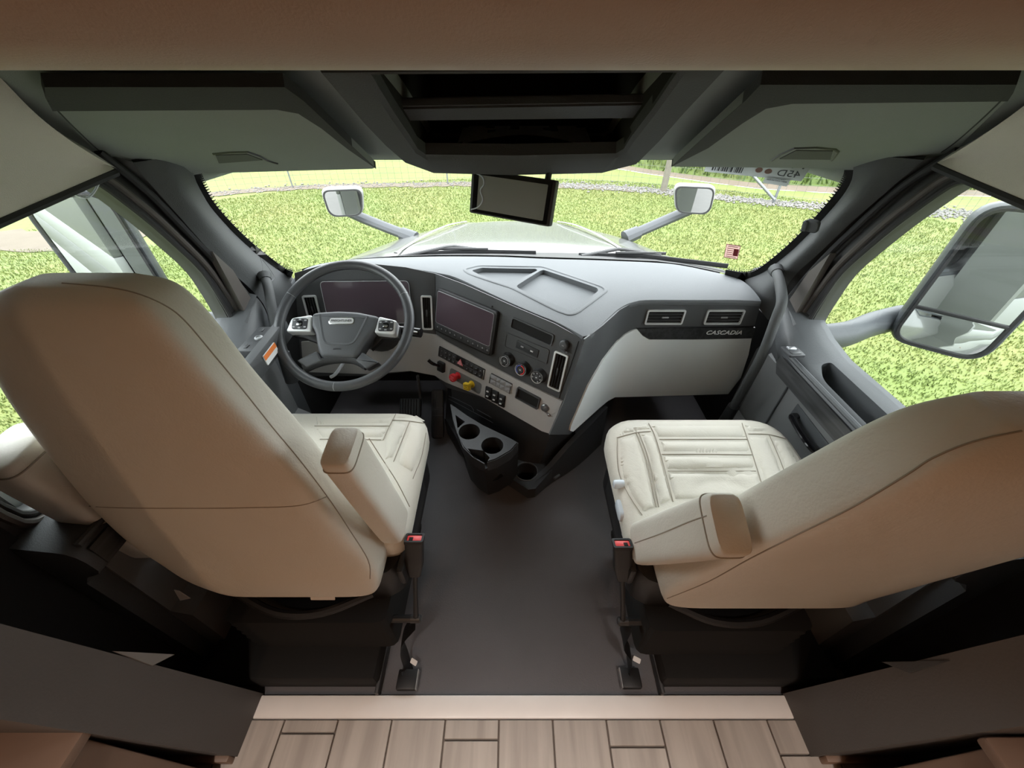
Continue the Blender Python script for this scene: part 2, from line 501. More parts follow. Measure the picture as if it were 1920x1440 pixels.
g = grid_obj('ground_path', [i * .3 for i in range(-66, -24)], lambda x: 7.4 + (x + 8) * .12, lambda x: 8.6 + (x + 8) * .12, 3, 'dirt', .012, .18); tag(g, 'worn dirt track seen through the driver window', kind='structure')
# pebbles along the fence foot
def pebbles():
    rng = np.random.default_rng(3); base = []
    bm = NB(); bmesh.ops.create_icosphere(bm, subdivisions=1, radius=1)
    bv = np.array([v.co[:] for v in bm.verts]); bf = np.array([[v.index for v in f.verts] for f in bm.faces]); bm.free()
    N = 3800; V_, F_ = [], []
    for i in range(N):
        x = rng.uniform(-9, 14) if rng.random() < .3 else rng.uniform(1.5, 11)
        y = fence_y(x) + rng.normal(0, .2); s = rng.uniform(.012, .036)
        V_.append(bv * (s * rng.uniform(.7, 1.3, 3) * (1, 1, .6)) + (x, y, GZ + .02)); F_.append(bf + i * len(bv))
    me = bpy.data.meshes.new('gravel'); vv = np.concatenate(V_); ff = np.concatenate(F_)
    me.from_pydata(vv.tolist(), [], ff.tolist()); me.materials.append(MATS['pebble'])
    o = bpy.data.objects.new('gravel', me); COL.objects.link(o)
    tag(o, 'scattered pale pebbles along the foot of the wire fence', 'gravel', kind='stuff')
pebbles()
def blades(name, N, sampler, hmin, hmax, wid, m, label, cat):
    rng = np.random.default_rng(11)
    P = sampler(rng, N); n = len(P)
    ang = rng.uniform(0, 2 * np.pi, n); h = rng.uniform(hmin, hmax, n); w = wid * rng.uniform(.7, 1.4, n)
    lean = rng.uniform(.1, .75, n) * h; la = rng.uniform(0, 2 * np.pi, n)
    dx, dy = np.cos(ang) * w, np.sin(ang) * w
    a = P + np.stack([-dx, -dy, np.zeros(n)], 1); b = P + np.stack([dx, dy, np.zeros(n)], 1)
    c = P + np.stack([np.cos(la) * lean, np.sin(la) * lean, h], 1)
    vv = np.stack([a, b, c], 1).reshape(-1, 3).astype(np.float32)
    me = bpy.data.meshes.new(name); me.vertices.add(3 * n); me.vertices.foreach_set('co', vv.ravel())
    me.loops.add(3 * n); me.loops.foreach_set('vertex_index', np.arange(3 * n, dtype=np.int32))
    me.polygons.add(n); me.polygons.foreach_set('loop_start', np.arange(0, 3 * n, 3, dtype=np.int32))
    me.update(calc_edges=True); me.validate(); me.materials.append(MATS[m])
    o = bpy.data.objects.new(name, me); COL.objects.link(o); tag(o, label, cat, kind='stuff')
def lawn_pts(rng, N):
    out = []; tot = 0
    fy = np.vectorize(fence_y)
    while tot < N:
        r = 1.6 + 11.5 * rng.random(60000) ** .62; th = rng.uniform(-1.72, 1.72, 60000)
        x, y = r * np.sin(th), r * np.cos(th) * 1.0 + .2
        f = fy(x)
        k = ~((np.abs(x) < 1.3) & (y < 3.35)) & (y > -.6) & (np.abs(x) > np.where(y < .8, 1.9, 0)) & (y < f + 3.0)
        strip = np.abs(y - f) < rng.uniform(.05, .5, 60000)
        k &= ~strip
        pth = (x < -6.8) & (np.abs(y - 8.0 - (x + 8) * .12) < .6); k &= ~pth
        out.append(np.stack([x[k], y[k], np.full(k.sum(), GZ)], 1)); tot += k.sum()
    return np.concatenate(out)[:N]
blades('lawn_grass', 230000, lawn_pts, .018, .048, .008, 'grass', 'short bright green grass blades covering the lawn', 'grass')
def weed_pts(rng, N):
    x = rng.uniform(-14, 16, N * 2); by = np.vectorize(bank_y)(x); d = rng.uniform(.22, 6.5, N * 2)
    z = np.vectorize(ground_z)(x, by + d); return np.stack([x, by + d, z], 1)[:N]
blades('bank_weeds', 26000, weed_pts, .15, .42, .022, 'weeds', 'tall leafy weeds growing on the slope beyond the fence', 'weeds')
bm = NB(); box(bm, (0, -6.6, GZ + .005), (4.6, 14.5, .02)); tag(obj('ground_concrete', bm, 'concrete'), 'pale concrete pad the motorhome is parked on', kind='structure')

# fence: posts, braces and woven wire
fence = empty('wire_fence', (4.2, fence_y(4.2), GZ), 'woven wire fence on metal and wooden posts at the edge of the lawn', 'fence')
def fpt(x, z): return V((x, fence_y(x) + .02, GZ + z))
for x in (-10.5, -6.3, -1.9, 6.65, 9.2, 12.5):
    bm = NB(); tube(bm, [fpt(x, 0), fpt(x, 1.42)], .032 if x > 5 else .02, 8); obj('post', bm, 'galvanised', fence)
bm = NB(); tube(bm, [fpt(4.2, 0), fpt(4.2, .75), fpt(4.2, 1.3)], .085, 10); tube(bm, [fpt(4.2, 1.28), fpt(4.2, 1.7)], .03, 8); tag(obj('post', bm, 'wood_post', fence), 'pale weathered wooden post')
for a, b in (((6.62, .1), (5.15, 1.3)), ((2.0, .75), (3.9, 1.2)), ((9.2, .05), (9.95, 1.25)), ((9.95, .05), (9.25, 1.25))):
    bm = NB(); tube(bm, [fpt(*a) - V((0, .06, 0)), fpt(*b) - V((0, .06, 0))], .035 if a[0] < 9 else .022, 8); obj('brace', bm, 'galvanised', fence)
bm = NB()
for z in (.05, .18, .32, .46, .62, .78, .95, 1.14, 1.34):
    tube(bm, [fpt(x * .5, z) for x in range(-30, 31)], .0035, 3, caps=False)
for i in range(-75, 76):
    tube(bm, [fpt(i * .2, .05), fpt(i * .2, 1.34)], .0028, 3, caps=False)
tag(obj('woven_wire', bm, 'wire', fence), kind='stuff')

# ================================================================== HOOD, COWL, WIPERS, FENDER MIRRORS
hood = empty('truck_hood', (0, 2.5, -.4), 'silver painted truck hood beyond the windshield, curving down to the front', 'hood')
HS = [(1.93, .96, .705, .60), (2.12, .955, .685, .585), (2.45, .885, .625, .535), (2.87, .785, .545, .465), (3.1, .65, .505, .43), (3.22, .52, .47, .40), (3.28, .45, .40, .33)]
bm = NB(); rings = []
for y, w, zc, zs in HS:
    r = []
    for k in range(25):
        t = -1 + 2 * k / 24; a = abs(t)
        if a > .86: x = w * (1.0); z = zs - (a - .86) / .14 * (zs + .55)
        else:
            s = a / .86; x = w * (s if s < .9 else .9 + (s - .9)); z = zs + (zc - zs) * (1 - s ** 2.6)
            if .50 < s < .62: z += .008
        r.append(V((math.copysign(x, t) if a > 0 else 0, y, z)))
    rings.append(r)
rings = [list(c) for c in zip(*[smooth_path(col, 5) for col in zip(*rings)])]
loft(bm, rings, closed=False, caps=False)
obj('hood_shell', bm, 'paint_silver', hood, 50)
for s in (-1, 1):
    bm = NB(); tube(bm, smooth_path([V((s * .60, 1.96, .690)), V((s * .54, 2.4, .632)), V((s * .46, 2.85, .556)), V((s * .36, 3.12, .50))], 5), .007, 8, flat=(1.6, .6)); obj('crease', bm, 'paint_silver', hood)
bm = NB(); loft(bm, [[V((-.52, 3.18, .42)), V((.52, 3.18, .42)), V((.52, 3.2, -.5)), V((-.52, 3.2, -.5))], [V((-.48, 3.30, .38)), V((.48, 3.30, .38)), V((.48, 3.36, -.5)), V((-.48, 3.36, -.5))]]); obj('grille', bm, 'black', hood)
WB = [(545, 513), (572, 504), (600, 497), (640, 491), (680, 487), (746, 483), (816, 481), (886, 481), (950, 482), (1017, 485), (1120, 488), (1236, 493), (1285, 499), (1324, 507), (1360, 515), (1385, 523)]
WBP = [at(u, v, Z=.752) for u, v in WB]
bm = NB(); loft(bm, [[p + V((0, .03, -.004)) for p in WBP], [V((p.x * 1.04, max(p.y + .10, 1.93 - .25 * abs(p.x) ** 3), .705)) for p in WBP], [V((p.x * 1.04, max(p.y + .12, 1.96 - .25 * abs(p.x) ** 3), .55)) for p in WBP]], closed=False)
tag(obj('cowl_panel', bm, 'black'), 'black plastic cowl between windshield and hood', kind='structure')
def wiper(label, pts, arm):
    e = empty('wiper', at(*arm[0]), label, 'wiper', 'windshield wipers')
    bm = NB(); tube(bm, [at(*p) for p in pts], .009, 6, flat=(.6, 1.3)); obj('blade', bm, 'rubber', e)
    bm = NB(); tube(bm, [at(*p) for p in arm], [.011] * (len(arm) - 1) + [.008], 8, flat=(1.2, .7)); obj('arm', bm, 'black', e)
    bm = NB(); tube(bm, [at(*pts[1]) + V((-.12, 0, .012)), at(*pts[1]) + V((.12, -.005, .012))], .007, 6); obj('bridge', bm, 'black', e)
def wp(u, v, d=1.9): return (u, v, None, None, None, d)
wiper('black wiper lying in front of the driver, resting on the cowl', [wp(770, 478, 1.86), wp(870, 471, 1.9), wp(1005, 474, 1.88)], [wp(748, 482, 1.83), wp(838, 463, 1.9), wp(852, 462, 1.91), wp(905, 468, 1.9)])
wiper('black wiper lying in front of the passenger seat, resting on the cowl', [wp(1085, 478, 1.88), wp(1200, 479, 1.86), wp(1365, 499, 1.72)], [wp(1090, 480, 1.86), wp(1158, 467, 1.9), wp(1172, 468, 1.9), wp(1240, 478, 1.84)])
def aim(c, target, eye=CAM):
    return ((eye - c).normalized() + (V(target) - c).normalized()).normalized()
def mirror_head(e, c, n, yaxis, w, h, hw, hh, rad, glasses, depth, glassname='mirror_glass'):
    fr = Fr(c, V(yaxis).cross(n), yaxis, n)
    bm = NB(); rings = []
    for z, s in ((0.0, 1.0), (-.012, 1.03), (-depth * .55, .96), (-depth, .72), (-depth * 1.06, .45)):
        rings.append([fr(p[0] * s, p[1] * s, z) for p in rrect(hw, hh, rad, 6)])
    loft(bm, rings); obj('housing', bm, 'mirror_body', e)
    return fr
def fender_mirror(label, u, v, arm, tgt, lean):
    c = at(u, v, D=2.55); e = empty('fender_mirror', at(*arm[-1]), label, 'mirror', 'hood mirrors')
    n = aim(c, tgt); fr = Fr(c, V((0, 0, 1)).cross(n) , V((0, 0, 1)), n)
    out = round_poly([(-.135 + lean, .085), (-.105 + lean * -1, -.085), (.115 - lean, -.085), (.125 + lean, .085)], [.05, .06, .06, .05], 6)
    bm = NB(); loft(bm, [[fr(x * s, y * s + dy, z) for x, y in out] for z, s, dy in ((.0, 1, 0), (-.02, 1.05, .006), (-.05, 1.0, .008), (-.085, .7, .006), (-.095, .4, .004))]); obj('housing', bm, 'paint_white', e)
    inn = [(x * .97, y * .96) for x, y in out]; inn2 = [(x * .90, y * .88) for x, y in out]
    bm = NB(); ring_slab(bm, inn, inn2, fr, -.004, .006); obj('bezel', bm, 'rubber', e)
    bm = NB(); slab(bm, inn2, fr, -.002, .002); obj('mirror_glass', bm, 'mirror_glass', e)
    bm = NB(); P = smooth_path([at(*p) for p in arm], 4); tube(bm, P, [.045] * len(P), 10, flat=(1.0, .75)); obj('arm', bm, 'mirror_body', e)
    bm = NB(); tube(bm, [P[-2].lerp(P[-1], .2), P[-1] + (P[-1] - P[-2]).normalized() * .06], [.054, .06], 10, flat=(1, .8)); obj('arm_foot', bm, 'mirror_body', e)
fender_mirror('rounded hood mirror on an arm over the left front fender', 645, 381, [wp(652, 396, 2.74), wp(690, 413, 2.74), wp(764, 442, 2.74)], (-1.45, -3, -.75), .012)
fender_mirror('rounded hood mirror on an arm over the right front fender', 1301, 376, [wp(1292, 394, 2.74), wp(1255, 410, 2.74), wp(1186, 440, 2.74)], (1.45, -3, -.75), -.012)

# ================================================================== SIDE MIRRORS
def side_mirror(label, sgn, top, bot, tgt, w, armpts):
    top, bot = V(top), V(bot); c = (top + bot) / 2; h = (top - bot).length
    e = empty('side_mirror', V((sgn * 1.05, c.y, .69)), label, 'mirror', 'large door mirrors')
    n = aim(c, tgt); y = (top - bot).normalized(); n = (n - y * n.dot(y)).normalized(); x = y.cross(n)
    fr = Fr(c, x, y, n)
    out = rrect(w, h, .075, 7); bm = NB()
    loft(bm, [[fr(px * s, py * s2, z) for px, py in out] for z, s, s2 in ((0, .96, .98), (-.012, 1.0, 1.0), (-.05, 1.0, .99), (-.10, .85, .9), (-.125, .55, .7))]); obj('housing', bm, 'mirror_body', e)
    inn = rrect(w * .90, h * .95, .06, 7); i2 = rrect(w * .84, h * .92, .055, 7)
    bm = NB(); ring_slab(bm, inn, i2, fr, -.004, .008); obj('bezel', bm, 'black', e)
    sp = -h * .20
    bm = NB(); slab(bm, round_poly([(-w * .42, sp + .006), (w * .42, sp + .006), (w * .42, h * .46), (-w * .42, h * .46)], [0, 0, .05, .05], 6), fr, -.003, .003); obj('mirror_glass', bm, 'mirror_glass', e)
    # convex lower glass
    bm = NB(); lo = round_poly([(-w * .42, -h * .46), (w * .42, -h * .46), (w * .42, sp - .006), (-w * .42, sp - .006)], [.05, .05, 0, 0], 6)
    cy = (sp - h * .46) / 2; rr = []
    for s in (1, .8, .6, .4, .2, .02):
        rr.append([fr(px * s, cy + (py - cy) * s, .002 + .010 * (1 - s * s)) for px, py in lo])
    loft(bm, rr, True, True); obj('convex_glass', bm, 'mirror_glass', e, 60)
    bm = NB(); box(bm, (0, sp, .004), (w * .86, .012, .008), fr, .002); obj('divider', bm, 'black', e)
    bm = NB(); P = smooth_path([V(p) for p in armpts], 5); tube(bm, P, [.050] * len(P), 14, flat=(.8, 1.0)); obj('arm', bm, 'mirror_body', e)
    return e
side_mirror('tall door mirror with a convex lower glass outside the passenger window', 1, (1.49, 1.13, 1.13), (1.49, 1.13, .645), (1.12, .3, .72), .27, [(1.06, 1.16, .685), (1.2, 1.185, .685), (1.34, 1.25, .687), (1.46, 1.28, .70)])
side_mirror('tall door mirror outside the driver window, reflecting grey bodywork', -1, (-1.42, 1.316, 1.13), (-1.42, 1.316, .645), (-1.12, -1.2, .62), .235, [(-1.01, 1.25, .685), (-1.2, 1.27, .685), (-1.32, 1.37, .687), (-1.42, 1.40, .70)])

CX = .025                       # cab centre line
# motorhome bodywork behind the cab (seen in the mirrors)
body = empty('motorhome_body', (0, -4, GZ), 'pale grey motorhome bodywork with white stripes, seen in the mirrors', kind='structure')
for s in (-1, 1):
    for z0, z1, m in ((-.95, -.35, 'paint_grey'), (-.35, .25, 'paint_white'), (.25, .5, 'paint_grey'), (.5, .68, 'paint_white'), (.68, 2.35, 'paint_grey')):
        bm = NB(); box(bm, (s * 1.28, -4.17, (z0 + z1) / 2), (.04, 9.28, z1 - z0 - .004), bev=.003); obj('side_panel', bm, m, body)
bm = NB(); box(bm, (0, -4.35, 2.38), (2.6, 8.9, .06)); obj('roof', bm, 'paint_white', body)
for s in (-1, 1):
    bm = NB(); box(bm, (CX + s * 1.175, .475, .7), (.21, .03, 3.3)); obj('front_panel', bm, 'paint_grey', body)
bm = NB(); box(bm, (0, -8.78, .7), (2.56, .04, 3.3)); obj('rear_panel', bm, 'paint_grey', body)
bm = NB(); box(bm, (0, -4.3, -.07), (2.5, 8.9, .10)); obj('underfloor', bm, 'black', body)

# ================================================================== CAB SHELL
XL, XR = -.975, 1.025           # inner planes of the doors
# floors
bm = NB(); box(bm, (CX, 1.03, -.035), (2.1, 1.52, .05)); tag(obj('floor_cab', bm, 'mat_rubber'), 'black rubber cab floor between the seats', kind='structure')
fl = NB(); box(fl, (0, -1.9, -.02), (2.5, 4.29, .03)); floor = tag(obj('floor', fl, 'grout'), 'wood look plank tile floor at the cab step', kind='structure')
# plank tiles: columns between the measured joints
bm = NB(); box(bm, (0, .2645, -.018), (2.5, .053, .046), bev=.004); tag(obj('trim_1', bm, 'stone'), 'white stone threshold strip along the cab opening', kind='structure')
TW, G = .1515, .0045
tile_mesh = {}
def tile(x, y0, y1):
    k = round(y1 - y0, 3)
    if k not in tile_mesh:
        t = NB(); box(t, (0, 0, 0), (TW - G, k - G, .012), bev=.0015, seg=1)
        o = obj('tile', t, 'plank_tile', floor); tile_mesh[k] = o.data
    else:
        o = put(bpy.data.objects.new('tile', tile_mesh[k]), floor)
    o.location = (x, (y0 + y1) / 2, -.001)
    return o
EDGE = .237
cuts = {-5: [.6], -4: [.03], -3: [.45], -2: [.32], -1: [.05], 0: [.40], 1: [.52], 2: [.055], 3: [.36], 4: [.48], 5: [.07], -6: [.2], 6: [.3]}
X0 = at(935.7, 1349, Z=0).x
cuts = {0: [.50], 1: [.36], 2: [.058], 3: [.42], 4: [.55], 5: [.074], 6: [.4], 7: [.2], -1: [.044], -2: [.50], -3: [.38], -4: [.030], -5: [.45], -6: [.3], -7: [.15]}
for k in range(-7, 8):
    x = X0 + (k + .5) * TW; y = EDGE; L = cuts[k][0]
    while y > -.75:
        tile(x, y - L, y); y -= L; L = .61
mat('door_flap', (.24, .235, .23), .6)
# jamb walls either side of the opening
def jamb(nm, s, x, label):
    bm = NB()
    xo = s * 1.24
    lo = [V((x, .295, 0)), V((xo, .295, 0)), V((xo, .16, 0)), V((x, .16, 0))]
    hi = [V((x, .20, .88)), V((xo, .20, .88)), V((xo, .11, .88)), V((x, .11, .88))]
    top = [V((x, .20, 2.1)), V((xo, .20, 2.1)), V((xo, .11, 2.1)), V((x, .11, 2.1))]
    loft(bm, [lo, hi, top]); o = obj(nm, bm, 'grey_laminate'); tag(o, label, kind='structure')
    fp = ((216, 1221), (328, 1227), (286, 1248)) if s < 0 else ((1652, 1241), (1778, 1239), (1705, 1262))
    bm = NB(); prism(bm, [at(u, v, X=x - s * .004) for u, v in fp], (s * .006, 0, 0)); obj('edge_flap', bm, 'fascia' if s > 0 else 'door_flap', o)
jamb('wall_left', -1, -.735, 'dark grey end of the partition wall left of the step')
jamb('wall_right', 1, .80, 'dark grey end of the partition wall right of the step')
for s, x, nm in ((-1, -.72, 'left'), (1, .80, 'right')):
    bm = NB(); box(bm, (x + s * .02 + s * .25, .152, .02), (.5, .014, .04), bev=.003); tag(obj('baseboard_' + nm, bm, 'house_wood'), 'brown wooden baseboard at the foot of the %s partition wall' % nm, kind='structure')
# tan padded valance above the opening
bm = NB(); prof = [(.30, 1.52), (.308, 1.462), (.325, 1.441), (.35, 1.431), (.39, 1.428), (.43, 1.430), (.447, 1.440), (.452, 1.46), (.452, 2.1), (.30, 2.1)]
prof = [(y, z) for y, z in prof]
loft(bm, [[V((x, y, z)) for y, z in prof] for x in (-1.24, -.6, 0, .6, 1.24)]); tag(obj('trim_2', bm, 'tan_vinyl'), 'padded tan valance across the top of the cab opening', kind='structure')
# house behind the camera
bm = NB(); box(bm, (0, -1.9, 2.13), (2.5, 4.4, .05)); tag(obj('ceiling', bm, 'unseen_house_wall'), 'unseen brown ceiling of the living area', kind='structure')
for s, nm in ((-1, 'unseen_house_left'), (1, 'unseen_house_right')):
    bm = NB(); box(bm, (s * 1.235, -1.9, 1.05), (.03, 4.2, 2.15)); tag(obj('wall_' + nm, bm, 'unseen_house_wall'), 'unseen brown side wall of the living area', kind='structure')
bm = NB(); box(bm, (0, -4.0, 1.05), (2.5, .03, 2.15)); tag(obj('wall_unseen_back', bm, 'unseen_house_wall'), 'unseen brown rear wall of the living area', kind='structure')
def cabinet(label, s, x, y1, z):
    e = empty('base_cabinet', (s * (x + .2), y1 - .5, 0), label, 'cabinet')
    bm = NB(); box(bm, (s * (x + .19), y1 - .6, z / 2), (.38, 1.2, z), bev=.006); obj('body', bm, 'house_wood', e)
    bm = NB(); box(bm, (s * (x - .006), y1 - .35, z / 2), (.016, .56, z - .12), bev=.005); obj('door', bm, 'house_wood', e)
    bm = NB(); box(bm, (s * (x + .18), y1 - .6, z + .012), (.40, 1.22, .024), bev=.006); obj('top', bm, 'house_wood', e)
cabinet('low brown wooden cabinet beside the left partition wall', -1, .76, .128, .52)
cabinet('low brown wooden cabinet beside the right partition wall', 1, .83, .115, .52)
# ceiling lamps of the living area
for i, (x, y) in enumerate(((-.45, -.52), (.45, -.52), (-.75, -1.6), (.15, -1.6))):
    e = empty('ceiling_lamp', (x, y, 2.1), 'round warm ceiling lamp in the living area, %s and %s the step' % ('left' if x < 0 else 'right', 'nearer' if y > -1 else 'farther from'), 'lamp', 'living area ceiling lamps')
    fr = Fr((x, y, 2.104), (1, 0, 0), (0, -1, 0))
    bm = NB(); lathe(bm, [(.085, 0), (.085, .012), (.07, .016), (.07, .006)], fr, 24); obj('rim', bm, 'chrome', e)
    bm = NB(); lathe(bm, [(.068, .0), (.068, .009)], fr, 24); obj('diffuser', bm, 'lamp_glow', e)
    ld = bpy.data.lights.new('lamp_light', 'AREA'); ld.shape = 'DISK'; ld.size = .13; ld.energy, ld.spread, ld.color = (4.4, R(58), (1.0, .92, .86)) if y > -1 else (8.5, R(150), (1.0, .60, .35))
    lo = bpy.data.objects.new('lamp_light', ld); put(lo, e); lo.location = (x, y, 2.08)

# firewall, side kick panels, outer skin
bm = NB(); box(bm, (CX, 1.80, .25), (2.05, .04, .56)); tag(obj('wall_front', bm, 'black_matte'), 'black firewall under the dashboard', kind='structure')
for s, x, nm in ((-1, XL, 'cab_left'), (1, XR, 'cab_right')):
    bm = NB(); box(bm, (x + s * .035, 1.47, .31), (.06, .64, .68)); box(bm, (x + s * .035, .25, .7), (.08, .28, 1.45)); tag(obj('wall_' + nm, bm, 'black_matte'), 'black %s side of the cab before and behind the door' % ('left' if s < 0 else 'right'), kind='structure')
# headliner sheet and roof skin
HL = [(.40, 1.50), (.60, 1.475), (.78, 1.432), (.95, 1.375), (1.10, 1.312), (1.22, 1.245), (1.33, 1.213), (1.46, 1.240)]
bm = NB(); loft(bm, [[V((x, y, z + max(0, abs(x - CX) - .75) * -.25)) for y, z in HL] + [V((x, y, z + .03)) for y, z in reversed(HL)] for x in [CX + 1.02 * (k / 10 - 1) for k in range(21)]])
tag(obj('ceiling_cab', bm, 'headliner'), 'dark grey cab headliner above the windshield', kind='structure')
bm = NB(); box(bm, (CX, .82, 1.62), (2.16, 1.05, .04)); box(bm, (CX, 1.37, 1.47), (2.1, .06, .32)); box(bm, (CX - 1.06, .85, 1.44), (.05, 1.1, .38)); box(bm, (CX + 1.06, .85, 1.44), (.05, 1.1, .38))
tag(obj('ceiling_roof', bm, 'paint_silver'), 'painted cab roof skin', kind='structure')

# ------------------------------------------------------------------ windshield
TOPC = []
for p in WBP:
    s = (p.x - 0) / .94
    TOPC.append(V((p.x * .985, 1.42 - .215 * abs(s) ** 2.2, 1.262 - .03 * abs(s) ** 2)))
def wsh(i_u, t):
    k = min(int(i_u), len(WBP) - 2); f = i_u - k
    a = WBP[k].lerp(WBP[k + 1], f); b = TOPC[k].lerp(TOPC[k + 1], f)
    p = a.lerp(b, t); return p + V((0, .035, .02)) * (4 * t * (1 - t)) * (1 - abs(p.x) * .7)
NW = len(WBP) - 1
gv = [wsh(NW * i / 40, -.06 + 1.06 * j / 12) for j in range(13) for i in range(41)]
gf = [(j * 41 + i, j * 41 + i + 1, (j + 1) * 41 + i + 1, (j + 1) * 41 + i) for j in range(12) for i in range(40)]
WS = bvh_of(gv, gf)
me = bpy.data.meshes.new('window_1'); me.from_pydata([v + V((0, .006, 0)) for v in gv], [], gf); finish(me, 80); me.materials.append(MATS['glass'])
windshield = put(bpy.data.objects.new('window_1', me), None); tag(windshield, 'wide curved windshield over the dashboard', kind='structure')
# black ceramic edge with dots
wedge = [(362, 316), (372, 338), (400, 385), (460, 448), (530, 509), (546, 517), (520, 511), (452, 450), (391, 388), (364, 341), (352, 316)]
def strip_px(line, wpx):
    L = smooth_path([V((u, v, 0)) for u, v in line], 5); a, b = [], []
    for i, p in enumerate(L):
        t = (L[min(i + 1, len(L) - 1)] - L[max(i - 1, 0)]).normalized(); n = V((-t.y, t.x, 0))
        a.append((p.x + n.x * wpx, p.y + n.y * wpx)); k = -26 if wpx > 0 else 26; b.append((p.x + n.x * k, p.y + n.y * k))
    return a + b[::-1]
lineL = [(372, 300), (366, 318), (376, 345), (404, 391), (462, 452), (526, 503), (548, 514)]
lineR = [(1588, 296), (1594, 312), (1588, 338), (1558, 380), (1492, 452), (1430, 504), (1400, 515), (1360, 510)]
patch('frit_band', strip_px(lineL, -5), WS, .001, .001, 'frit', windshield, 8)
patch('frit_band', strip_px(lineR, 5), WS, .001, .001, 'frit', windshield, 8)
bm = NB()
for line, sg in ((lineL, -1), (lineR, 1)):
    L = smooth_path([V((u, v, 0)) for u, v in line], 9)
    for i in range(2, len(L) - 2):
        t = (L[i + 1] - L[i - 1]).normalized(); n = V((-t.y, t.x, 0)) * sg
        for d, r in ((6.5, .0028), (9.5, .0018)):
            q, nn = hit(WS, L[i].x + n.x * d, L[i].y + n.y * d); f = Fr(q, nn.orthogonal(), nn.cross(nn.orthogonal()), nn)
            slab(bm, [(r * math.cos(a * 1.0472), r * math.sin(a * 1.0472)) for a in range(6)], f, .001, .002)
tag(obj('frit_dots', bm, 'frit', windshield), kind='stuff')
# ================================================================== PILLARS, DOORS, HEADLINER TRIM
mat('door_grey', (.16, .165, .168), .6, grain=.25, gscale=420)
mat('door_top', (.066, .071, .076), .55, grain=.25, gscale=420)
mat('frame_dark', (.030, .030, .031), .5)
mat('frame_brown', (.075, .066, .060), .45)
def resample(P, n):
    P = [V(p) for p in P]; L = [0]
    for a, b in zip(P[:-1], P[1:]): L.append(L[-1] + (b - a).length)
    out = []; k = 0
    for i in range(n):
        s = L[-1] * i / (n - 1)
        while k < len(P) - 2 and L[k + 1] < s: k += 1
        d = L[k + 1] - L[k]
        out.append(P[k].lerp(P[k + 1], (s - L[k]) / d if d > 1e-9 else 0))
    return out
def plane_bvh(p, n, size=3.0):
    p, n = V(p), V(n).normalized(); a = n.orthogonal().normalized(); b = n.cross(a)
    vs = [p + a * x * size + b * y * size for x, y in ((-1, -1), (1, -1), (1, 1), (-1, 1))]
    return bvh_of(vs, [(0, 1, 2, 3)])
def strips(name, lines, m, parent=None, sub=3, n=24, back=None):
    """sheet through several 3D polylines (smooth across), thickened outward by back"""
    C = [resample(smooth_path(l, 6), n) for l in lines]
    cols = [smooth_path([c[i] for c in C], sub) for i in range(n)]
    bm = NB()
    if back is not None:
        cols = [c + [p + V(back) for p in reversed(c)] for c in cols]
        loft(bm, cols, True, True)
    else: loft(bm, cols, False, False)
    return obj(name, bm, m, parent, 50)
# ---- A pillars
def on_ws(px, lift=.012): return [hit(WS, u, v)[0] + hit(WS, u, v)[1] * lift for u, v in px]
eL = on_ws([(352, 296), (360, 318), (371, 345), (400, 392), (458, 454), (524, 506), (552, 522)])
sL = [at(*p, X=x) for p, x in (((250, 305), -.950), ((262, 323), -.950), ((337, 407), -.952), ((412, 490), -.955), ((469, 541), -.957), ((495, 572), -.957), ((505, 600), -.957))]
mL = [((a + b) / 2) + V((.028, -.030, .012)) for a, b in zip(resample(eL, 7), resample(sL, 7))]
pilL = strips('trim_3', [eL, mL, sL], 'pillar', None, 5, 30, V((-.05, .05, .03))); tag(pilL, 'grey trim of the driver side windshield pillar', kind='structure')
eR = on_ws([(1600, 296), (1602, 312), (1595, 340), (1564, 384), (1497, 456), (1436, 507), (1398, 522)])
sR = [at(*p, X=x) for p, x in (((1732, 300), 1.00), ((1719, 311), 1.00), ((1600, 414), 1.002), ((1541, 470), 1.004), ((1490, 517), 1.005), ((1462, 560), 1.005), ((1440, 600), 1.005))]
mR = [((a + b) / 2) + V((-.028, -.030, .012)) for a, b in zip(resample(eR, 7), resample(sR, 7))]
pilR = strips('trim_4', [eR, mR, sR], 'pillar', None, 5, 30, V((.05, .05, .03))); tag(pilR, 'grey trim of the passenger side windshield pillar', kind='structure')
bvL, bvR = bvh_obj(pilL), bvh_obj(pilR)
for s_, sl, X0_, sh, pp in ((-1, sL, XL, .05, pilL), (1, sR, XR, .035, pilR)):
    far = [V((X0_ + s_ * .012, y + sh - .035, z)) for y, z in ((.93, 1.33), (1.04, 1.262), (1.115, 1.13), (1.185, .965), (1.24, .80), (1.26, .70))]
    strips('pillar_seal', [[p + V((s_ * .002, .004, 0)) for p in sl], [(a + b) / 2 + V((s_ * .02, .012, 0)) for a, b in zip(resample(sl, 6), far)], far], 'frame_dark', pp, 4, 24, V((s_ * .03, .02, 0)))
    bm = NB(); tube(bm, smooth_path([(a * .6 + b * .4) + V((-s_ * .004, -.004, 0)) for a, b in zip(resample(sl, 6), far)], 5), .010, 8); obj('pillar_bead', bm, 'rubber', pp)
# coat hook on the passenger pillar
hk = empty('pillar_hook', at(1522, 425, X=.96), 'small grey plastic hook clip on the passenger windshield pillar', 'hook')
bm = NB(); f = frame_on(bvR, 1522, 424); slab(bm, rrect(.042, .040, .012), f, -.006, .006, .005); obj('base', bm, 'pillar', hk)
bm = NB(); slab(bm, rrect(.016, .036, .007, cx=-.016), f, .004, .014, .005); obj('lip', bm, 'pillar', hk)
